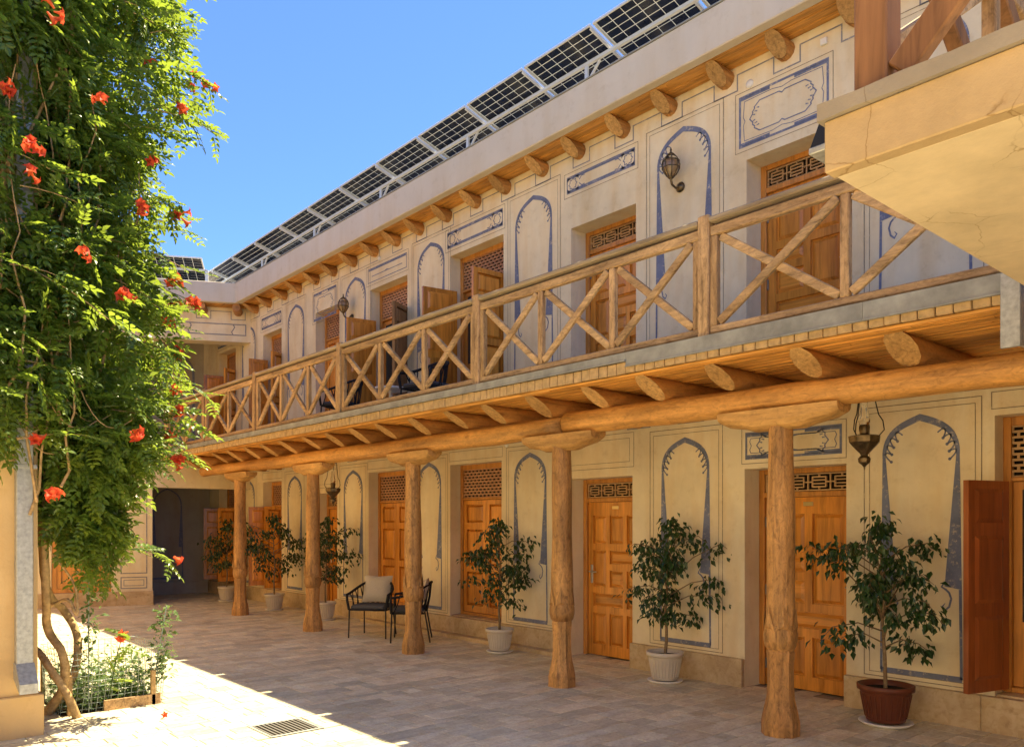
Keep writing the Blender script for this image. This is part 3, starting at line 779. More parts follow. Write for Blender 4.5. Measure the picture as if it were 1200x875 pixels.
# ---- eaves: joists, slats, parapet
EY = 6.37
for x in UJ:
    if x > -15.9: joist(x + rng.uniform(-.03, .03), EY + .245, WY + .05, 5.985, .088, .13, 'eave_joist', 'joist')
eav = part(MB().box(-15.9, XR, EY + .125, WY - .002, 6.085, 6.2), 'eave', 'parapet')
slats(-15.85, XR, EY + .122, WY - .004, 6.06, .042, 'slat_soffit', eav, 'reed', 9)
part(MB().box(-15.97, XR, EY, EY + .12, 6.062, 6.47, .01), 'parapet', 'parapet')
part(MB().box(-15.97, XR, EY - .012, EY + .135, 6.471, 6.485, .003), 'parapet_flashing', 'zincband')

# ------------------------------------------------------------------ end wing (skewed, closes the courtyard)
O = Vector((-16.2, 6.8, 0)); ED = Vector((-.47, -.883, 0)).normalized(); EN = Vector((ED.y, -ED.x, 0))   # EN points away from the courtyard
ew = thing('end_wing', 'shaded plaster wing with open loggia closing the far end behind the vine', 'building', (O.x, O.y, 0))
def exf(p): return O + ED * p.x + EN * p.y + Vector((0, 0, p.z))
def epart(m, name, mat, parent=None, kind=None): return part(m, name, mat, parent or ew, kind)
E0 = MB(exf)
E0.box(0, 8, .0, .35, 5.36, 6.06); epart(E0, 'lintel', 'wall')
epart(MB(exf).box(-.02, 8, .36, 5.5, 6.07, 6.2), 'roof', 'parapet')
epart(MB(exf).box(.2, 8, -.43, -.31, 6.06, 6.466, .01), 'parapet', 'parapet')
ee = epart(MB(exf).box(.05, 8, -.305, .358, 6.085, 6.2), 'eave', 'parapet')
s0 = MB(exf); yy = -.305; rng = random.Random(8)
while yy < 0:
    s0.box(.1, 8, yy, yy + .036, 6.06 + rng.uniform(0, .008), 6.084); yy += .042
epart(s0, 'slat_soffit', 'reed', ee, 'stuff')
for i in range(8):
    s = .25 + i * .68; m = MB(exf); m.tube([(s, .02, 5.98), (s, -.2, 5.98), (s, -.36, 5.99)], [.09, .088, .08], 12); epart(m, 'eave_joist', 'joist')
m = MB(exf); rect_line(m, .1, 2.2, 5.5, 5.72, .022, -.003); rect_line(m, 2.3, 5, 5.5, 5.72, .022, -.003)
for s in (.35, 1.2, 2.0): m.stroke([(s, 5.5), (s + .03, 5.56), (s, 5.61), (s - .03, 5.66), (s, 5.72)], .02, -.003)
pts = []
for i in range(8):
    s = .25 + i * .68; pts += [(s - .14, 5.98), (s - .14, 5.82), (s + .14, 5.82), (s + .14, 5.98)]
m.stroke(pts, .014, -.003); epart(m, 'painted_line', 'greyline')
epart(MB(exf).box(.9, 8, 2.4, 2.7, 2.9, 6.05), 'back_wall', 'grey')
m = MB(exf); A = arch_pts(2.0, .5, 5.0, 5.6); m.stroke(A, .05, 2.395); m.stroke([(1.5, 5.0), (1.5, 3.4)], .05, 2.395); m.stroke([(2.5, 5.0), (2.5, 3.4)], .05, 2.395); epart(m, 'painted_arch', 'blue')
epart(MB(exf).box(3.1, 3.5, .0, .35, 3.0, 5.36), 'pillar', 'wall')
# lower storey front wall
PL = Vector((-16.4, 4.9, 0)); LD = Vector((-.30, -.954, 0)).normalized(); LN = Vector((LD.y, -LD.x, 0))
def lxf(p): return PL + LD * p.x + LN * p.y + Vector((0, 0, p.z))
win = (.72, 1.72, .27, 2.2)
m = MB(lxf); m.holed(0, 4.6, -.02, 2.95, [win], 0, .3); epart(m, 'wall', 'wall')
m = MB(lxf); rect_line(m, .1, .55, .62, 2.6, .02, -.003); rect_line(m, .1, .55, .33, .54, .02, -.003); rect_line(m, .15, .5, .38, .49, .012, -.003); epart(m, 'painted_panel', 'greyline')
epart(MB(lxf).box(-.02, .62, -.05, -.0, -.01, .27, .004), 'plinth_stone', 'plinth'); epart(MB(lxf).box(.623, 1.8, -.05, 0, -.01, .27, .004), 'plinth_stone', 'plinth'); epart(MB(lxf).box(1.803, 4.6, -.05, 0, -.01, .27, .004), 'plinth_stone', 'plinth')
m = MB(lxf); m.holed(.722, 1.718, .272, 2.198, [(.80, 1.64, .35, 2.1)], .03, .1); wn = epart(m, 'window', 'frame')
for p, q in ((.8, 1.218), (1.222, 1.64)):
    m = MB(lxf); m.holed(p, q, .35, 2.1, [(p + .07, q - .07, .45, .95), (p + .07, q - .07, 1.05, 2.0)], .06, .09); m.box(p, q, .091, .11, .35, 2.1); epart(m, 'shutter', 'door', wn)
m = MB(); 
for (p, q, z0, z1, nm) in (((-16.22, 6.79), (-16.38, 4.93), 2.29, 2.95, 'lintel'),):
    d = (Vector((q[0], q[1], 0)) - Vector((p[0], p[1], 0))); m.add([(p[0], p[1], z0), (q[0], q[1], z0), (q[0] - .3, q[1], z0), (p[0] - .3, p[1], z0), (p[0], p[1], z1), (q[0], q[1], z1), (q[0] - .3, q[1], z1), (p[0] - .3, p[1], z1)], [(0, 1, 2, 3), (7, 6, 5, 4), (4, 5, 1, 0), (5, 6, 2, 1), (6, 7, 3, 2), (7, 4, 0, 3)])
epart(m, 'lintel', 'wall')
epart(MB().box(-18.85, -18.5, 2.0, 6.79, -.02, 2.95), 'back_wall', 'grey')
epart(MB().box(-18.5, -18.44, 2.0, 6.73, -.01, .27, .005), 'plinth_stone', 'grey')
m = MB(lambda p: Vector((-18.497, 5.85 - p.x, p.z))); A = arch_pts(0, .3, 1.95, 2.35); m.stroke(A, .035, 0)
for s in (-1, 1): m.stroke([(s * .3, 1.95), (s * .29, 1.05)], [.03, .1], 0); m.stroke([(s * .32, 1.05), (s * .33, .36)], .03, 0)
m.stroke([(-.34, .36), (.34, .36)], .04, 0); epart(m, 'painted_arch', 'blue')
m = MB(); pz = [(-16.25, 6.78), (-16.42, 4.92), (-17.9, .9), (-21.5, .9), (-21.5, 6.78)]
n = len(pz); m.add([(x, y, 2.951) for x, y in pz] + [(x, y, 2.999) for x, y in pz], [tuple(range(n)), tuple(reversed(range(n, 2 * n)))] + [(i, (i + 1) % n, n + (i + 1) % n, n + i) for i in range(n)])
epart(m, 'floor_slab', 'coping')

# ------------------------------------------------------------------ corner wing (near left pier)
cw = thing('corner_wing', 'ochre plaster wing whose corner carries the zinc downpipe and the vine', 'building', (-12, -2, 0))
PX, PYE = -6.9, 1.24
part(MB().box(-21, PX, -8, PYE, -.02, 6.6, .012), 'wall', 'pier', cw)
part(MB().box(-21, PX + .035, PYE - .9, PYE + .035, -.012, .31, .008), 'plinth_stone', 'pier', cw); part(MB().box(PX - .1, PX + .035, -8, PYE - .902, -.012, .31, .008), 'plinth_stone', 'pier', cw)
sw = MB(lambda p: Vector((p.x, -4.4 - p.y, p.z))); sw.holed(PX, 9, -.02, 6.5, [(a, a + 1.0, z, z + 2.0) for a in (-5.6, -3.2, -.8, 1.6, 4.0) for z in (.3, 3.4)], 0, .25)  # added wall out of view, bounces warm sunlight onto the shaded facade
sw.f = [tuple(reversed(f)) for f in sw.f]; part(sw, 'bounce_wall', 'wall', cw); part(MB().box(PX + .002, 9, -4.9, -4.66, -.02, 6.6), 'bounce_wall_infill', 'frame', cw)  # closes the openings of the added bounce wall
dp = MB().box(PX + .002, PX + .09, 1.085, 1.195, .50, 6.4, .006)
d0 = part(dp, 'downpipe', 'zinc', cw)
k = MB(lambda p: p + Vector((0, .03, 0))); k.add([(PX + .002, 1.05, .56), (PX + .095, 1.05, .56), (PX + .095, 1.17, .56), (PX + .002, 1.17, .56), (PX + .002, 1.05, .44), (PX + .24, 1.05, .36), (PX + .24, 1.17, .36), (PX + .002, 1.17, .44), (PX + .24, 1.05, .43), (PX + .24, 1.17, .43)], [(0, 1, 2, 3), (1, 8, 9, 2), (8, 5, 6, 9), (4, 7, 6, 5), (0, 4, 5, 8, 1), (3, 2, 9, 6, 7), (0, 3, 7, 4)])
part(k, 'shoe', 'zinc', d0)
for z in (2.0, 4.2): part(MB().box(PX + .001, PX + .094, 1.06, 1.22, z, z + .03, .003), 'bracket', 'zinc', d0)

# ------------------------------------------------------------------ landing at the top right
ld = thing('stair_landing', 'cracked ochre concrete landing slab with underside coloured bright for bounced light and wooden railing above', 'landing', (-1.43, 2.72, 0))
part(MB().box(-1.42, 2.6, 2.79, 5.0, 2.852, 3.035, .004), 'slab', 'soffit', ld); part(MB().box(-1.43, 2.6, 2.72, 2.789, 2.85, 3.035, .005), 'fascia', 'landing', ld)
cp = MB(); rg = random.Random(2); xs = [-1.45 + i * .15 for i in range(28)]
vs = []; fs = []
for i, x in enumerate(xs):
    j = rg.uniform(-.006, .006); t = rg.uniform(-.006, .008)
    vs += [(x, 2.70 + j, 3.036), (x, 2.70 + j, 3.092 + t), (x, 5.0, 3.095), (x, 5.0, 3.036)]
for i in range(len(xs) - 1):
    for k in range(4): fs.append((i * 4 + k, i * 4 + (k + 1) % 4, i * 4 + 4 + (k + 1) % 4, i * 4 + 4 + k))
fs.append((3, 2, 1, 0)); fs.append(tuple(len(vs) - 4 + k for k in range(4))); cp.add(vs, [tuple(reversed(f)) for f in fs])
part(cp, 'coping', 'coping', ld)
part(MB().box(2.6, 2.9, 2.6, 6.75, -.02, 3.1), 'support_wall', 'pier', ld)
part(MB().box(-1.332, -1.217, 2.74, 2.855, 3.085, 4.3, .006), 'post', 'post_dark', ld); part(MB().box(1.2, 1.31, 2.74, 2.85, 3.085, 4.3, .006), 'post', 'post_dark', ld)
def lrail(p, q, nm, mat='post_dark', wd=.06, hd=.085): part(MB().bar(p, q, wd, hd, (0, 0, 1), .006), nm, mat, ld)
lrail((-1.215, 2.8, 4.02), (1.2, 2.8, 4.02), 'handrail', 'rail'); pass
part(MB().box(-.38, -.30, 2.77, 2.83, 3.09, 3.975, .006), 'baluster', 'rail_v', ld)
for a, b in ((-1.215, -.38), (-.30, 1.2)):
    lrail((a + .03, 2.775, 3.13), (b - .03, 2.775, 3.94), 'brace', 'post_dark', .05, .10); lrail((a + .03, 2.827, 3.94), (b - .03, 2.827, 3.13), 'brace', 'rail', .05, .10)
lrail((-1.28, 2.86, 4.02), (-1.28, 4.98, 4.02), 'handrail', 'rail'); lrail((-1.28, 2.86, 3.2), (-1.28, 4.98, 3.2), 'bottom_rail', 'rail')
part(MB().box(-1.31, -1.25, 3.88, 3.94, 3.243, 3.977, .006), 'baluster', 'rail_v', ld)
for a, b in ((2.86, 3.88), (3.94, 4.98)):
    lrail((-1.30, a + .02, 3.27), (-1.30, b - .02, 3.95), 'brace', 'rail'); lrail((-1.26, a + .02, 3.95), (-1.26, b - .02, 3.27), 'brace')
# small flood lamp on the landing's edge
fl = thing('flood_lamp', 'small dark flood lamp fixed under the coping of the concrete landing', 'lamp', (-1.47, 2.93, 3.065))
k = MB(); k.add([(-.06, -.06, .05), (.035, -.06, .05), (.035, .06, .05), (-.06, .06, .05), (-.09, -.07, -.035), (.035, -.07, -.035), (.035, .07, -.035), (-.09, .07, -.035)], [(3, 2, 1, 0), (4, 5, 6, 7), (0, 1, 5, 4), (1, 2, 6, 5), (2, 3, 7, 6), (3, 0, 4, 7)])
k.build('housing', 'iron', fl); MB().box(-.095, .035, -.075, .075, -.062, -.036, .004).build('lens_rim', 'zinc', fl)

# ------------------------------------------------------------------ solar array
TILT = math.atan(.287); HY, HZ = 6.55, 7.215
PW = 1.112; PITCH = 1.156
rack = thing('solar_array', 'long tilted row of dark blue solar panels on white rails above the parapet', 'solar array', (-8, 7.0, 6.2))
def sl_pt(y, dz=0): return HZ - math.tan(TILT) * (y - HY) + dz
def rpart(m, n): return part(m, n, 'alu', rack)
NP = 16; X0P = -6.2 + 4 * PITCH
for yy in (6.90, 7.9): rpart(MB().bar((X0P + .2, yy, sl_pt(yy, -.065)), (X0P - NP * PITCH, yy, sl_pt(yy, -.065)), .045, .036, (0, 0, 1), .004), 'rail')
for i in range(NP + 1):
    x = X0P - i * PITCH
    for s in (-1, 1): rpart(MB().bar((x + s * .04, HY + .02, sl_pt(HY + .02, -.036)), (x + s * .04, 8.35, sl_pt(8.35, -.036)), .016, .02, (0, 0, 1), .003), 'rafter')
for i in range(0, NP + 1, 2):
    x = X0P - (i + .35) * PITCH
    rpart(MB().box(x - .025, x + .025, 6.885, 6.915, 6.19, sl_pt(6.9, -.08), .004), 'post'); rpart(MB().box(x - .025, x + .025, 7.87, 7.93, 6.19, sl_pt(7.9, -.08), .004), 'post')
    rpart(MB().bar((x, 6.92, 6.85), (x + .2, 6.92, sl_pt(6.9, -.08)), .02, .03, (0, 1, 0), .003), 'strut')
cellm = MB().box(0, .166, 0, .082, -.004, 0); cme = bpy.data.meshes.new('cell'); cme.from_pydata(cellm.v, [], cellm.f); cme.materials.append(M['cell'])
LEN = 1.9; NC, NR = 6, 20
def solar(array, loc, rz, named):
    q = MB().box(0, PW, 0, LEN, .0, .006); p = q.build('solar_panel', 'back', array); p.location = Vector(loc) - array.location
    p.rotation_euler = (-TILT, 0, rz)
    f = MB(); f.box(0, PW, 0, .016, -.026, -.0005).box(0, PW, LEN - .016, LEN, -.026, -.0005).box(0, .016, .0165, LEN - .0165, -.026, -.0005).box(PW - .016, PW, .0165, LEN - .0165, -.026, -.0005); f.build('frame', 'alu', p)
    px = (PW - .045) / NC; py = (LEN - .045) / NR; rest = MB()
    for r in range(NR):
        for c in range(NC):
            a, b = .0225 + c * px + (px - .166) / 2, .0225 + r * py + (py - .082) / 2
            if r < 8 and named:
                o = link('cell', cme, p); o.location = (a, b, -.001)
            else: rest.box(a, a + .166, b, b + .082, -.005, -.001)
    rest.build('far_cells', 'cell', p, 'stuff'); return p
for i in range(NP): solar(rack, (X0P - (i + 1) * PITCH + (PITCH - PW) / 2, HY, HZ), 0, 2 <= i <= 8)
rk = thing('solar_array', 'short row of solar panels on the far end roof beside the vine', 'solar array', (O.x, O.y, 6.2))
for i in range(4):
    s = .9 + i * PITCH; p = O + ED * (s + PITCH) + EN * (-.15); p.z = 7.02
    solar(rk, tuple(p), math.atan2(-ED.y, -ED.x), False)
for i in range(5):
    s = .9 + i * PITCH; m = MB(exf); m.box(s - .03, s + .03, .2, .26, 6.2, 6.88); m.box(s - .03, s + .03, 1.3, 1.36, 6.2, 6.56); part(m, 'post', 'alu', rk)
m = MB(exf); m.box(.9, .9 + 4 * PITCH, .2, .26, 6.85, 6.89); part(m, 'rail', 'alu', rk)

# ------------------------------------------------------------------ lamps
def wall_lamp(x, z, label):
    L = thing('wall_lamp', label, 'lamp', (x, WY, z), 0, None)
    m = MB(lambda p: Vector((p.x, -p.z, p.y - .16))); m.lathe([(.002, .0), (.05, .003), (.055, .015), (.035, .03), (.012, .05), (.002, .052)], 14); m.build('backplate', 'bronze', L)
    MB().tube([(0, -.03, -.16), (0, -.09, -.19), (0, -.15, -.17), (0, -.17, -.12), (0, -.17, -.095)], [.014, .012, .012, .013, .02], 8).build('arm', 'bronze', L)
    m = MB(); prof = [(.025, -.1), (.055, -.07), (.082, -.02), (.088, .03), (.075, .08), (.045, .115), (.02, .13)]
    m.lathe(prof, 16, 0, -.17, False); m.build('glass_globe', 'clear', L)
    c = MB()
    for k in range(8):
        t = k * math.pi / 4; c.tube([(math.cos(t) * (r + .004), -.17 + math.sin(t) * (r + .004), zz) for r, zz in prof], .006, 5)
    for r, zz in ((.087, -.01), (.083, .06)): c.tube([(math.cos(q * math.pi / 8) * (r + .004), -.17 + math.sin(q * math.pi / 8) * (r + .004), zz) for q in range(17)], .006, 5, False)
    c.lathe([(.03, .12), (.045, .128), (.02, .15), (.008, .165), (.012, .18), (.003, .205)], 12, 0, -.17); c.lathe([(.004, -.125), (.03, -.11), (.03, -.095)], 12, 0, -.17)
    c.build('cage', 'bronze', L)
    MB().lathe([(.012, -.09), (.045, -.04), (.06, .01), (.045, .06), (.003, .085)], 12, 0, -.17).build('bulb', 'amber', L)
wall_lamp(-5.15, 5.26, 'bronze globe wall lamp inside the upper arch beside the upper panelled doors')
wall_lamp(-11.98, 5.23, 'bronze globe wall lamp inside the upper arch between open shuttered windows')
def lantern(x, y, z, label):
    L = thing('hanging_lantern', label, 'lantern', (x, y, z))
    MB().lathe([(.004, -.175), (.008, -.15), (.02, -.135), (.045, -.115), (.048, -.085), (.026, -.062), (.036, -.045), (.09, .01), (.116, .04), (.122, .085), (.085, .095), (.036, .095)], 8, smooth=False).build('bowl', 'bronze', L)
    MB().lathe([(.03, .09), (.036, .12), (.04, .155), (.034, .175)], 12).build('burner', 'bronze', L)
    MB().lathe([(.033, .17), (.042, .2), (.04, .24), (.028, .29), (.024, .36)], 14, cap=False).build('glass_chimney', 'clear', L)
    for k in range(3):
        t = k * 2.094 + .4; c, s = math.cos(t), math.sin(t)
        MB().tube([(.098 * c, .098 * s, .08), (.14 * c, .14 * s, .13), (.13 * c, .13 * s, .2), (.1 * c, .1 * s, .25), (.012 * c, .012 * s, 2.835 - z)], .0045, 5).build('chain', 'iron', L)
lantern(-2.88, 6.1, 2.18, 'bronze hanging oil lantern beside the panelled door next to the brown pot plant')
lantern(-11.35, 6.1, 2.05, 'bronze hanging oil lantern near the chairs further under the gallery')

# ------------------------------------------------------------------ leaves
def leaf_cloud(pos, tdir, up, size, width, rg, fold=.25):
    """simple folded leaves: 6 verts, 4 tris each"""
    n = len(pos); t = tdir / np.linalg.norm(tdir, axis=1, keepdims=True); s = np.cross(t, up); s /= np.linalg.norm(s, axis=1, keepdims=True) + 1e-9; u = np.cross(s, t)
    L = size[:, None]; Wd = width[:, None]
    P = [pos, pos + t * L * .45 + s * Wd * .5 + u * Wd * fold, pos + t * L - u * L * .12, pos + t * L * .45 - s * Wd * .5 + u * Wd * fold, pos + t * L * .5]
    V = np.stack(P, 1).reshape(-1, 3); base = np.arange(n)[:, None] * 5
    T = np.concatenate([base + np.array(f) for f in ([0, 4, 1], [1, 4, 2], [0, 3, 4], [4, 3, 2])], 0)
    tint = np.repeat(rg.random(n), 5); return V, T, tint
def ficus(x, y, h, spread, seed, label, pot, pr=.17, ph=.26, nl=1100, lean=(0, 0)):
    rg = np.random.default_rng(seed); pr_ = random.Random(seed)
    T = thing('potted_ficus', label, 'potted plant', (x, y, 0))
    P = MB(); pm = 'terra' if pot == 'brown' else 'potwhite'
    P.lathe([(pr * .68, .03), (pr * .72, .035), (pr * .95, ph), (pr * .97, ph + .005), (pr * 1.06, ph + .008), (pr * 1.07, ph + .045), (pr * 1.0, ph + .05), (pr * .96, ph + .02), (pr * .9, ph - .01)], 28); P.build('pot', pm, T)
    rb = MB()
    for k in range(28):
        t = 2 * math.pi * k / 28; c, s = math.cos(t), math.sin(t)
        rb.tube([(pr * .75 * c, pr * .75 * s, .06), (pr * .93 * c, pr * .93 * s, ph * .92)], .006, 4)
    rb.build('ribs', pm, T, 'stuff')
    MB().lathe([(.01, .002), (pr * .85, .0), (pr * 1.02, .022), (pr * 1.0, .03), (pr * .8, .018), (.01, .018)], 28).build('saucer', 'white', T)
    MB().lathe([(pr * .93, ph + .006), (pr * .5, ph + .014), (.01, ph + .018)], 18).build('soil', 'soil', T)
    tr = MB(); zt = h * .86; base = Vector((0, 0, ph)); pts = [base]; lx_, ly_ = pr_.uniform(-.09, .09), pr_.uniform(-.05, .05)
    for i in range(1, 9): pts.append(Vector((lx_ * (i / 8) ** 1.5 + pr_.uniform(-.012, .012), ly_ * (i / 8) ** 1.5 + pr_.uniform(-.012, .012), ph + (zt - ph) * i / 8)))
    tr.tube(pts, [.017 - .0014 * i for i in range(9)], 8)
    tips = []; nb = 24; lop = pr_.random() * 6.28
    for b in range(nb):
        f = .30 + .68 * b / nb; k = f * 8; i0 = min(7, int(k)); st = pts[i0].lerp(pts[i0 + 1], k - i0); a = b * 2.4 + pr_.random() * 1.2
        prof = math.sin(math.pi * min(1, (f - .12) / 1.02)) ** .7
        L = spread * prof * pr_.uniform(.45, 1.08) * (1 + .22 * math.cos(a - lop)); up = pr_.uniform(.05, .75)
        e = st + Vector((math.cos(a) * L, math.sin(a) * L, L * up)); e.z = min(e.z, h - pr_.random() * .12)
        mid = st.lerp(e, .5) + Vector((0, 0, .05)); e2 = e + Vector((math.cos(a) * .09, math.sin(a) * .09, -.07))
        tr.tube([st, mid, e, e2], [.007, .005, .0035, .002], 5); tips.append((st, mid, e, e2))
    lead = pts[-1] + Vector((pr_.uniform(-.08, .08), pr_.uniform(-.05, .05), h - zt)); tr.tube([pts[-1], lead], [.006, .003], 5); tips += [(pts[-1], pts[-1].lerp(lead, .5), lead, lead + Vector((.02, .02, -.03)))] * 2
    tr.build('trunk', 'twig', T)
    pos = []; td = []
    for i in range(nl):
        bq = tips[pr_.randrange(len(tips))]; t = pr_.random() ** .6; q = bq[1].lerp(bq[2], min(1, t * 1.1)) if t < .85 else bq[2].lerp(bq[3], (t - .85) / .15)
        off = Vector((pr_.gauss(0, .05), pr_.gauss(0, .05), pr_.gauss(-.02, .045))); p = q + off
        pos.append(p); dv = Vector((off.x, off.y, 0)) * 6 + Vector((pr_.uniform(-.5, .5), pr_.uniform(-.5, .5), -.75 + pr_.uniform(-.5, .5))); td.append(dv if dv.length > .01 else Vector((1, 0, -1)))
    n = len(pos); sz = rg.uniform(.052, .085, n); up = np.stack([rg.normal(0, .4, n), rg.normal(-.25, .4, n), np.full(n, 1.0)], 1)
    V, F, ti = leaf_cloud(np.array(pos), np.array(td), up, sz, sz * .56, rg); np_mesh('foliage', V, F, 'ficusleaf', T, 'stuff', ti)
ficus(-2.85, 6.40, 1.62, .60, 3, 'ficus in a brown pot with white saucer in front of the painted arch', 'brown', .20, .27, 1150)
ficus(-5.06, 6.42, 1.62, .46, 5, 'ficus in a white pot between two panelled doors', 'white', .175, .26, 1050)
ficus(-7.54, 6.33, 1.62, .48, 8, 'ficus in a white pot in front of closed shutters, beside a wooden column', 'white', .165, .25, 1000)
ficus(-11.94, 6.28, 1.66, .46, 12, 'ficus in a white pot half hidden behind a wooden column beside the chairs', 'white', .165, .25, 950)
ficus(-13.9, 6.28, 1.72, .60, 15, 'bushy ficus in a white pot between the two farthest wooden columns', 'white', .17, .25, 1100)
ficus(-16.1, 6.25, 1.66, .58, 19, 'ficus in a white pot by the open shutters at the dark passage', 'white', .165, .25, 1000)

# ------------------------------------------------------------------ chairs
def armchair(loc, rz, label, group=None, name='armchair'):
    T = thing(name, label, 'chair', loc, rz, group)       # faces -y locally
    for sx in (-1, 1):
        MB().tube([(sx * .27, -.25, 0), (sx * .265, -.235, .40)], .011, 8).build('leg', 'iron', T)
        MB().tube([(sx * .24, .27, 0), (sx * .215, .2, .40)], .011, 8).build('leg', 'iron', T)
    MB().tube([(-.265, -.235, .39), (.265, -.235, .39), (.255, .19, .39), (-.255, .19, .39), (-.265, -.235, .39)], .012, 8).build('seat_frame', 'iron', T)
    rp = []
    for i in range(25):
        t = i / 24; a = math.pi * (1.0 - t) 
        x = .30 * math.cos(a); k = math.sin(a)
        y = -.24 + .52 * k ** .75; z = .60 + .19 * k ** 1.3
        rp.append(Vector((x, y, z)))
    full = [Vector((-.268, -.24, .39)), Vector((-.29, -.25, .52))] + rp + [Vector((.29, -.25, .52)), Vector((.268, -.24, .39))]
    MB().tube(full, .019, 8).build('arm_rail', 'rope', T)
    bot = [Vector((.262 * math.cos(math.pi * (1 - i / 24)), -.21 + .43 * math.sin(math.pi * i / 24) ** .75, .40)) for i in range(25)]
    for i in range(1, 24):
        j = min(24, max(0, i + (1 if i % 2 else -1))); MB().tube([rp[i], (rp[i] + bot[j]) / 2 + Vector((0, .01, 0)), bot[j]], .008, 5).build('rope', 'rope', T)
    m = MB().box(-.25, .25, -.235, .19, .395, .455, .022); m.build('seat_pad', 'seatpad', T)
    return T
def cushion(loc, rz, tilt, label, w_=.42, h=.40):
    n = 9; vs = []; fs = []
    for s in (-1, 1):
        for i in range(n):
            for j in range(n):
                u, v = 2 * i / (n - 1) - 1, 2 * j / (n - 1) - 1; b = (max(0, (1 - u * u)) * max(0, (1 - v * v))) ** .42
                pin = 1 - .07 * (1 - abs(u)) * (abs(v) > .99) - .07 * (1 - abs(v)) * (abs(u) > .99)
                vs.append((u * w_ / 2 * pin, s * (.07 * b + .004 * random.random() * b), h / 2 + v * h / 2 * pin))
    for s in (0, 1):
        for i in range(n - 1):
            for j in range(n - 1):
                q = [s * n * n + i * n + j, s * n * n + (i + 1) * n + j, s * n * n + (i + 1) * n + j + 1, s * n * n + i * n + j + 1]; fs.append(tuple(q if s == 0 else reversed(q)))
    m = MB(); m.add(vs, fs, True); o = m.build('cushion', 'cushion'); o.location = loc; o.rotation_euler = (tilt, 0, rz); return tag(o, label, 'cushion')
ra = math.atan2(.62, .78)
armchair((-9.80, 5.90, 0), ra, 'black rope armchair with grey seat in front of closed wooden shutters')
armchair((-9.12, 6.08, 0), -rad(38), 'black rope armchair partly hidden behind a carved wooden column')
def rel(c, rz, x, y): return (c[0] + x * math.cos(rz) - y * math.sin(rz), c[1] + x * math.sin(rz) + y * math.cos(rz))
p = rel((-9.80, 5.90), ra, 0, .09); cushion((p[0], p[1], .462), ra, rad(-20), 'beige square cushion on the armchair in front of closed shutters')
p = rel((-9.12, 6.08), -rad(38), 0, .09); cushion((p[0], p[1], .462), -rad(38), rad(-20), 'beige square cushion on the armchair behind the carved column')
armchair((-8.75, 6.1, FZ - .015), rad(10), 'black rope armchair on the upper gallery below the upper arch')
armchair((-11.0, 6.1, FZ - .015), rad(-60), 'black rope armchair on the upper gallery in front of old open shutters')
tb = thing('side_table', 'small white table on the upper gallery between two armchairs', 'table', (-9.75, 6.15, FZ - .015))
MB().lathe([(.24, .50), (.25, .505), (.25, .525), (.24, .53)], 24).build('table_top', 'white', tb); MB().tube([(0, 0, .01), (0, 0, .5)], .025, 10).build('leg', 'white', tb); MB().lathe([(.17, 0), (.17, .012), (.03, .025)], 20).build('base', 'white', tb)

# ------------------------------------------------------------------ drain grate
gx0, gx1, gy0, gy1 = GR
gr = thing('drain_grate', 'dark slotted metal drain grate set in the sunlit paving', 'drain', ((gx0 + gx1) / 2, (gy0 + gy1) / 2, 0))
def gp(m, n, mat): return part(m, n, mat, gr)
gp(MB().box(gx0, gx1, gy0, gy1, -.0068, -.005), 'pit', 'dark')  # shallow plate, its black colour imitates the shade of a deep pit
for b in ((gx0 + .003, gx0 + .03, gy0 + .003, gy1 - .003), (gx1 - .03, gx1 - .003, gy0 + .003, gy1 - .003), (gx0 + .031, gx1 - .031, gy0 + .003, gy0 + .03), (gx0 + .031, gx1 - .031, gy1 - .03, gy1 - .003)):
    gp(MB().box(*b, -.005, .002, .002), 'rim', 'zincband')
n = 11
for i in range(n):
    y = gy0 + .045 + (gy1 - gy0 - .09) * i / (n - 1); gp(MB().box(gx0 + .031, gx1 - .031, y - .007, y + .007, -.0048, .0, .001), 'bar', 'steelbar')

# ------------------------------------------------------------------ planter with wire cage
px0, px1, py0, py1 = PIT
pc = thing('wire_cage', 'rectangular wire mesh cage with short wooden stakes round the planting pit', 'cage', (px0, py0, 0))
cg = MB(); r = .0024; nx = int((px1 - px0) / .05); ny = int((py1 - py0) / .05); Hc = .5; rg = random.Random(4)
ring = [(px0 + (px1 - px0) * i / nx, py0) for i in range(nx)] + [(px1, py0 + (py1 - py0) * i / ny) for i in range(ny)] + [(px1 - (px1 - px0) * i / nx, py1) for i in range(nx)] + [(px0, py1 - (py1 - py0) * i / ny) for i in range(ny)]
def wob(x, y, z): return (x + .012 * math.sin(z * 9 + y * 7), y + .012 * math.sin(z * 8 + x * 6) + z * .03, z)
for x, y in ring: cg.tube([wob(x, y, z) for z in (-.01, .17, .34, Hc + rg.uniform(-.02, .03))], r, 3, False)
for k in range(11):
    z = .03 + k * .047; cg.tube([wob(x, y, z) for x, y in ring + ring[:1]], r, 3, False)
part(cg, 'wire_mesh', 'wire', pc, 'stuff')
for x, y, h in ((px1 + .012, py0 + .06, .33), (px0, py0 + .02, .36), (px1 + .012, py1 - .08, .30)): part(MB().box(x - .018, x + .018, y - .018, y + .018, -.012, h, .004), 'stake', 'bark', pc)
part(MB().box(px1 + .004, px1 + .03, py0 + .32, py1 - .02, -.01, .09, .003), 'board', 'rail', pc)
part(MB().box(px0, px1, py0, py1, -.0068, -.002), 'soil', 'soil', pc)
hb = thing('bedding_plants', 'low green bedding plants with small white flowers inside the wire cage', 'plant', ((px0 + px1) / 2, (py0 + py1) / 2, 0))
rg = np.random.default_rng(31); n = 1500
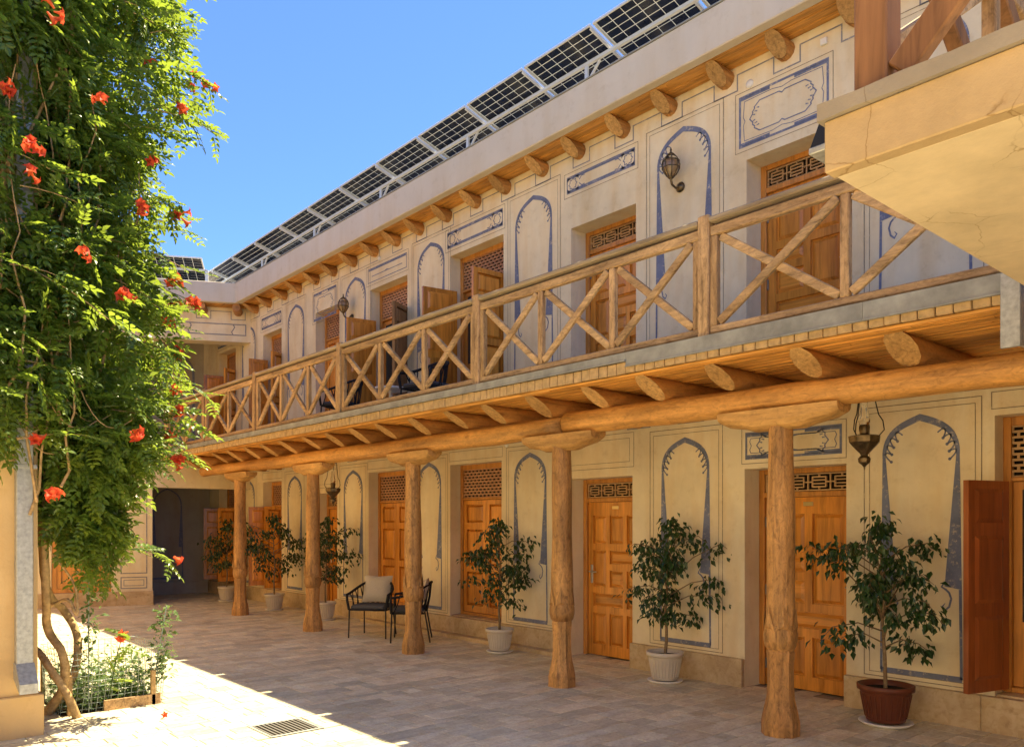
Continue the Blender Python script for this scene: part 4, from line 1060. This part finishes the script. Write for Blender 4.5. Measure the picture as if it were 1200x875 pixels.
pos = np.stack([rg.uniform(px0 + .03, px1 - .02, n), rg.uniform(py0 + .03, py1 - .02, n), np.abs(rg.normal(.13, .11, n)) + .01], 1)
k = 220; tt = rg.random(k); sh = np.stack([px1 - .1 + .06 * np.sin(tt * 5) + rg.normal(0, .05, k), py1 - .02 + .10 * tt + rg.normal(0, .05, k), .2 + .62 * tt], 1)
k2 = 150; t2 = rg.random(k2); sh2 = np.stack([px1 - .06 + rg.normal(0, .04, k2), py0 + .22 + rg.normal(0, .05, k2), .1 + 1.0 * t2], 1)
pos = np.concatenate([pos, sh, sh2]); n = len(pos); td = np.stack([rg.normal(0, 1, n), rg.normal(0, 1, n), rg.normal(.2, .6, n)], 1); sz = rg.uniform(.04, .085, n); up = np.stack([rg.normal(0, .4, n), rg.normal(.2, .4, n), np.ones(n)], 1)
V, F, ti = leaf_cloud(pos, td, up, sz, sz * .5, rg); V -= np.array(hb.location); np_mesh('foliage', V, F, 'herb', hb, 'stuff', ti)
st = MB()
for i in range(40):
    x, y = random.uniform(px0 + .05, px1 - .05), random.uniform(py0 + .05, py1 - .05); st.tube([(x, y, -.01), (x + random.uniform(-.05, .05), y + random.uniform(-.05, .05), random.uniform(.15, .32))], .003, 4)
st.tube([(px1 - .1, py1 - .06, 0), (px1 - .1, py1 - .02, .3), (px1 - .07, py1 + .06, .85)], .006, 5); st.tube([(px1 - .06, py0 + .22, 0), (px1 - .06, py0 + .22, 1.15)], .006, 5)
part(st, 'stems', 'wire', hb, 'stuff')
n = 140; pos = np.stack([rg.uniform(px0 + .05, px1, n), rg.uniform(py0 + .05, py1, n), rg.uniform(.1, .3, n)], 1); pos = np.repeat(pos, 4, 0) + rg.normal(0, .006, (n * 4, 3))
td = rg.normal(0, 1, (n * 4, 3)); td[:, 2] = np.abs(td[:, 2]); V, F, ti = leaf_cloud(pos, td, np.tile([[0, .1, 1.]], (n * 4, 1)), np.full(n * 4, .022), np.full(n * 4, .018), rg); V -= np.array(hb.location); np_mesh('blossoms', V, F, 'petalw', hb, 'stuff', ti)

# ------------------------------------------------------------------ trumpet vine
VB = Vector((-7.2, 1.55, 0)); vine = thing('trumpet_vine', 'huge green trumpet vine with red flowers climbing the ochre corner', 'vine', VB)
rg = np.random.default_rng(77); pr_ = random.Random(77)
lumps = []
def lump(x, y, z, r): lumps.append((x, y, z, r))
for i in range(135):
    z = pr_.uniform(2.35, 7.5)
    reach = 2.06 + .16 * math.sin(z * 2.3) + .12 * math.sin(z * 5.1 + 1) - (.12 if 3.7 < z < 4.3 else 0)
    if pr_.random() < .62: x, y, r = pr_.uniform(-8.7, -6.75), pr_.uniform(1.35, reach), pr_.uniform(.2, .42)
    else: x, y, r = pr_.uniform(-6.85, -6.6), pr_.uniform(.2, 1.4), pr_.uniform(.2, .34)
    lump(x, y, z, r)
for i in range(22): lump(pr_.uniform(-7.4, -6.95), pr_.uniform(1.4, 1.78), pr_.uniform(1.5, 2.3), pr_.uniform(.12, .22))
for i in range(16): lump(pr_.uniform(-7.4, -6.75), pr_.uniform(1.3, 1.85), pr_.uniform(2.0, 2.5), pr_.uniform(.18, .3))
for i in range(9):
    t = i / 8; lump(-7.25 + pr_.uniform(-.1, .1), 1.62 + .12 * t + pr_.uniform(-.06, .06), 2.0 - .85 * t, .24 - .15 * t)
C = np.array([l[:3] for l in lumps]); R = np.array([l[3] for l in lumps])
NL = 11500
idx = rg.choice(len(lumps), NL, p=R ** 2 / np.sum(R ** 2)); dirv = rg.normal(0, 1, (NL, 3)); dirv[:, 1] += .25; dirv[:, 2] += .15
dirv /= np.linalg.norm(dirv, axis=1, keepdims=True); rr = R[idx] * rg.uniform(.55, 1.12, NL)
pos = C[idx] + dirv * rr[:, None]
# outreaching shoots
shoots = []; sp = []; sd = []
for i in range(95):
    z = pr_.uniform(2.1, 7.0); b = Vector((pr_.uniform(-8.2, -6.7), 1.9 + pr_.uniform(-.25, .2), z)) if pr_.random() < .8 else Vector((-6.55, pr_.uniform(.3, 1.3), z))
    d = Vector((pr_.uniform(-.3, .5), pr_.uniform(.5, 1), pr_.uniform(-.35, .35))).normalized(); L = pr_.uniform(.25, .62)
    if i < 10: L = pr_.uniform(.5, .65)
    pts = [b + d * L * t + Vector((0, 0, -.22 * L * t * t)) for t in (0, .25, .5, .75, 1)]; shoots.append(pts)
    for t in np.linspace(.2, 1, int(4 + L * 11)):
        q = b + d * L * t + Vector((0, 0, -.22 * L * t * t)); sp.append(q); s = Vector((pr_.uniform(-1, 1), pr_.uniform(-.6, 1), pr_.uniform(-.5, .3))); sd.append((d * .5 + s).normalized())
FL = [(62, 14, 5.95), (8, 105, 5.85), (40, 172, 5.9), (38, 207, 5.9), (175, 78, 6.7), (232, 83, 6.8), (250, 103, 6.8), (220, 106, 6.8), (218, 128, 6.8), (178, 190, 6.6), (165, 243, 6.6), (212, 253, 6.8), (147, 345, 6.5), (205, 331, 6.8), (226, 353, 6.8), (195, 380, 6.7), (208, 415, 6.8), (207, 459, 6.8), (207, 482, 6.8), (198, 510, 6.8), (208, 543, 6.9), (43, 513, 5.95), (155, 506, 6.5), (64, 584, 6.1), (204, 657, 6.9), (145, 739, 6.95), (95, 300, 6.1), (120, 120, 6.2)]
fwd = Vector((fx, fy, 0)); rgt = Vector((lx, ly, 0)); ssp = MB()
FC = []
for i, (x, y, d) in enumerate(FL):
    d -= .42 if x < 100 else .45 if x < 172 else .2 if i not in (24, 25) else 0
    c = fwd * d + rgt * ((x - 600) / 935 * d) + Vector((0, 0, 1.6 - (y - 612) / 935 * d)); e = c
    if x > 170 or i == 25:
        e = c + Vector((pr_.uniform(-.12, .05), -.5 if x > 170 else -.1, pr_.uniform(-.02, .16) if x > 170 else -.5)); md = (e + c) / 2 + Vector((0, 0, .05)); ssp.tube([e, md, c], [.005, .004, .003], 4)
        for t in np.linspace(.05, .92, 9):
            q = e.lerp(md, t * 2) if t < .5 else md.lerp(c, t * 2 - 1); sp.append(q); sd.append(((c - e).normalized() * .4 + Vector((pr_.uniform(-1, 1), pr_.uniform(-.6, .8), pr_.uniform(-.6, .3)))).normalized())
    FC.append(c)
pos = np.concatenate([pos, np.array(sp)]); tdir = np.concatenate([dirv * .7 + rg.normal(0, .45, (NL, 3)) + np.array([0, .1, -.45]), np.array(sd)])
keep = ~((pos[:, 0] < -6.93) & (pos[:, 1] < 1.27)); pos = pos[keep]; tdir = tdir[keep]; n = len(pos)
t = tdir / np.linalg.norm(tdir, axis=1, keepdims=True); up = np.stack([rg.normal(.15, .45, n), rg.normal(.3, .45, n), np.ones(n)], 1)
s = np.cross(t, up); s /= np.linalg.norm(s, axis=1, keepdims=True); u = np.cross(s, t); LL = rg.uniform(.13, .25, n)
VV = []; FF = []; TT = []; cnt = 0; tint0 = rg.random(n)
def leaflet(base, d, sd_, L, W):
    """6-vertex folded leaflet with a drooping tip"""
    global cnt
    P = [base, base + d * L[:, None] * .35 + sd_ * W[:, None] + u * W[:, None] * .3, base + d * L[:, None] * .68 + sd_ * W[:, None] * .7 + u * W[:, None] * .15, base + d * L[:, None] - u * L[:, None] * .16, base + d * L[:, None] * .68 - sd_ * W[:, None] * .7 + u * W[:, None] * .15, base + d * L[:, None] * .35 - sd_ * W[:, None] + u * W[:, None] * .3, base + d * L[:, None] * .5]
    VV.append(np.stack(P, 1).reshape(-1, 3)); b = cnt + np.arange(n)[:, None] * 7
    for f in ([0, 6, 1], [1, 6, 2], [2, 6, 3], [0, 5, 6], [5, 4, 6], [4, 3, 6]): FF.append(b + np.array(f))
    TT.append(np.repeat(np.clip(tint0 + rg.normal(0, .12, n), 0, 1), 7)); cnt += n * 7
for k in range(4):
    f = .22 + .22 * k; bp = pos + t * (LL * f)[:, None] - u * (LL * .22 * f * f)[:, None]
    for sg in (-1, 1):
        d = s * sg * .85 + t * .5; d /= np.linalg.norm(d, axis=1, keepdims=True); sd_ = np.cross(d, u)
        leaflet(bp, d, sd_, LL * (.36 - .03 * k) * rg.uniform(.85, 1.1, n), LL * .085 * rg.uniform(.85, 1.15, n))
bp = pos + t * (LL * .95)[:, None] - u * (LL * .2)[:, None]; leaflet(bp, t, s, LL * .34, LL * .085)
# rachis
P = [pos, pos + t * (LL * .5)[:, None] - u * (LL * .055)[:, None] + s * .0012, bp]; VV.append(np.stack(P, 1).reshape(-1, 3)); FF.append(cnt + np.arange(n)[:, None] * 3 + np.array([0, 1, 2])); TT.append(np.full(n * 3, .3)); cnt += n * 3
V = np.concatenate(VV) - np.array(VB); np_mesh('foliage', V, np.concatenate(FF), 'vineleaf', vine, 'stuff', np.concatenate(TT))
stm = MB()
for pts in shoots: stm.tube(pts, [.005, .004, .0035, .003, .002], 4)
for i in range(60):
    x, y = (pr_.uniform(-6.86, -6.6), pr_.uniform(.5, 1.4)) if i % 2 else (pr_.uniform(-7.6, -6.75), pr_.uniform(1.3, 1.7)); z = pr_.uniform(1.6, 5.5); pts = []
    for q in range(9): pts.append((x, y, z)); x += pr_.uniform(-.06, .06); y += pr_.uniform(-.06, .08); z += pr_.uniform(.08, .3); x = max(x, -6.87) if y < 1.27 else x
    stm.tube(pts, [.012 - .001 * q for q in range(9)], 5)
for i in range(9):     # bare loops and hanging shoots
    b = Vector((pr_.uniform(-6.8, -6.62), pr_.uniform(.8, 1.5), pr_.uniform(1.9, 4.5))); stm.tube([b + Vector((.06 * math.sin(q * .5), .4 * (q / 8) ** 1.5, -.38 * math.sin(q * .28))) for q in range(9)], .004, 5)
part(stm, 'stems', 'bark', vine, 'stuff')
for pts, rs in (([(-7.6, 1.42, -.02), (-7.42, 1.52, .25), (-7.36, 1.5, .52), (-7.5, 1.42, .72), (-7.35, 1.38, 1.0), (-7.3, 1.36, 1.5), (-7.2, 1.36, 2.4), (-7.15, 1.4, 4), (-7.2, 1.4, 6)], [.045, .036, .033, .033, .032, .03, .028, .025, .02]),
                ([(-7.75, 1.5, -.02), (-7.55, 1.62, .3), (-7.6, 1.66, .62), (-7.72, 1.58, .85), (-7.62, 1.46, .98), (-7.5, 1.38, 1.3), (-7.5, 1.36, 2.4), (-7.55, 1.36, 5)], [.036, .032, .032, .032, .03, .028, .025, .02]),
                ([(-7.3, 1.6, -.02), (-7.22, 1.5, .22), (-7.3, 1.4, .42), (-7.45, 1.36, .52), (-7.6, 1.34, .56)], [.034, .031, .03, .028, .025]),
                ([(-7.45, 1.4, .9), (-7.2, 1.5, .98), (-7.12, 1.55, .86), (-7.2, 1.55, 1.1), (-7.25, 1.4, 1.35)], [.014, .013, .012, .01, .008])):
    # smooth the trunk path
    q = [Vector(p) for p in pts]; path = []; rr = []
    for i in range(len(q) - 1):
        a, b, c, d = q[max(i - 1, 0)], q[i], q[i + 1], q[min(i + 2, len(q) - 1)]
        for k in range(5):
            t_ = k / 5; path.append(.5 * ((2 * b) + (c - a) * t_ + (2 * a - 5 * b + 4 * c - d) * t_ ** 2 + (3 * b - a - 3 * c + d) * t_ ** 3)); rr.append(rs[i] + (rs[i + 1] - rs[i]) * t_)
    path.append(q[-1]); rr.append(rs[-1]); part(MB().tube(path, rr, 9, True, True, .08), 'trunk', 'bark', vine)
# flowers: clusters of trumpets
def trumpet(V, F, T, base, d, L):
    d = d.normalized(); a = d.cross(Vector((.3, .2, 1))).normalized(); b = d.cross(a); n = 10; o = len(V); st = [(0, .006), (.35, .009), (.7, .017), (.88, .026), (1.0, .05)]
    for i, (q, r) in enumerate(st):
        for k in range(n):
            t = 2 * math.pi * k / n; r2 = r * ((1.0 if k % 2 == 0 else .55) if i == 4 else 1) * L / .075; V.append(tuple(base + d * q * L + (a * math.cos(t) + b * math.sin(t)) * r2 - d * (.012 if i == 4 and k % 2 == 0 else 0))); T.append(.9 if i < 3 else .1)
    for i in range(4):
        for k in range(n): F.append((o + i * n + k, o + i * n + (k + 1) % n, o + (i + 1) * n + (k + 1) % n, o + (i + 1) * n + k))
for i, (x, y, d) in enumerate(FL):
    c = FC[i]; V, F, T = [], [], []
    for k in range(pr_.choice((3, 4, 5)) if i not in (4, 5, 6, 7, 8, 24, 25) else 2):
        dv = Vector((pr_.uniform(-.2, 1), pr_.uniform(-.7, .7), pr_.uniform(-.6, .5))); trumpet(V, F, T, c - VB + Vector((pr_.uniform(-.03, .03), pr_.uniform(-.03, .03), pr_.uniform(-.03, .03))) - dv * .02, dv, pr_.uniform(.06, .085))
    np_mesh('flower', np.array(V), np.array(F), 'flower', vine, None, T, True)
part(ssp, 'flower_stalks', 'herb', vine, 'stuff')
# fallen petals
for i, (x, y) in enumerate(((-6.82, 2.12),)):
    V, F, T = [], [], []; trumpet(V, F, T, Vector((0, 0, .02)), Vector((1, .5 * i, .1)), .05); o = np_mesh('fallen_flower', np.array(V), np.array(F), 'flower', None, None, T, True); o.location = (x, y, 0.01)
    tag(o, 'fallen red trumpet flower lying on the sunlit paving', 'flower')
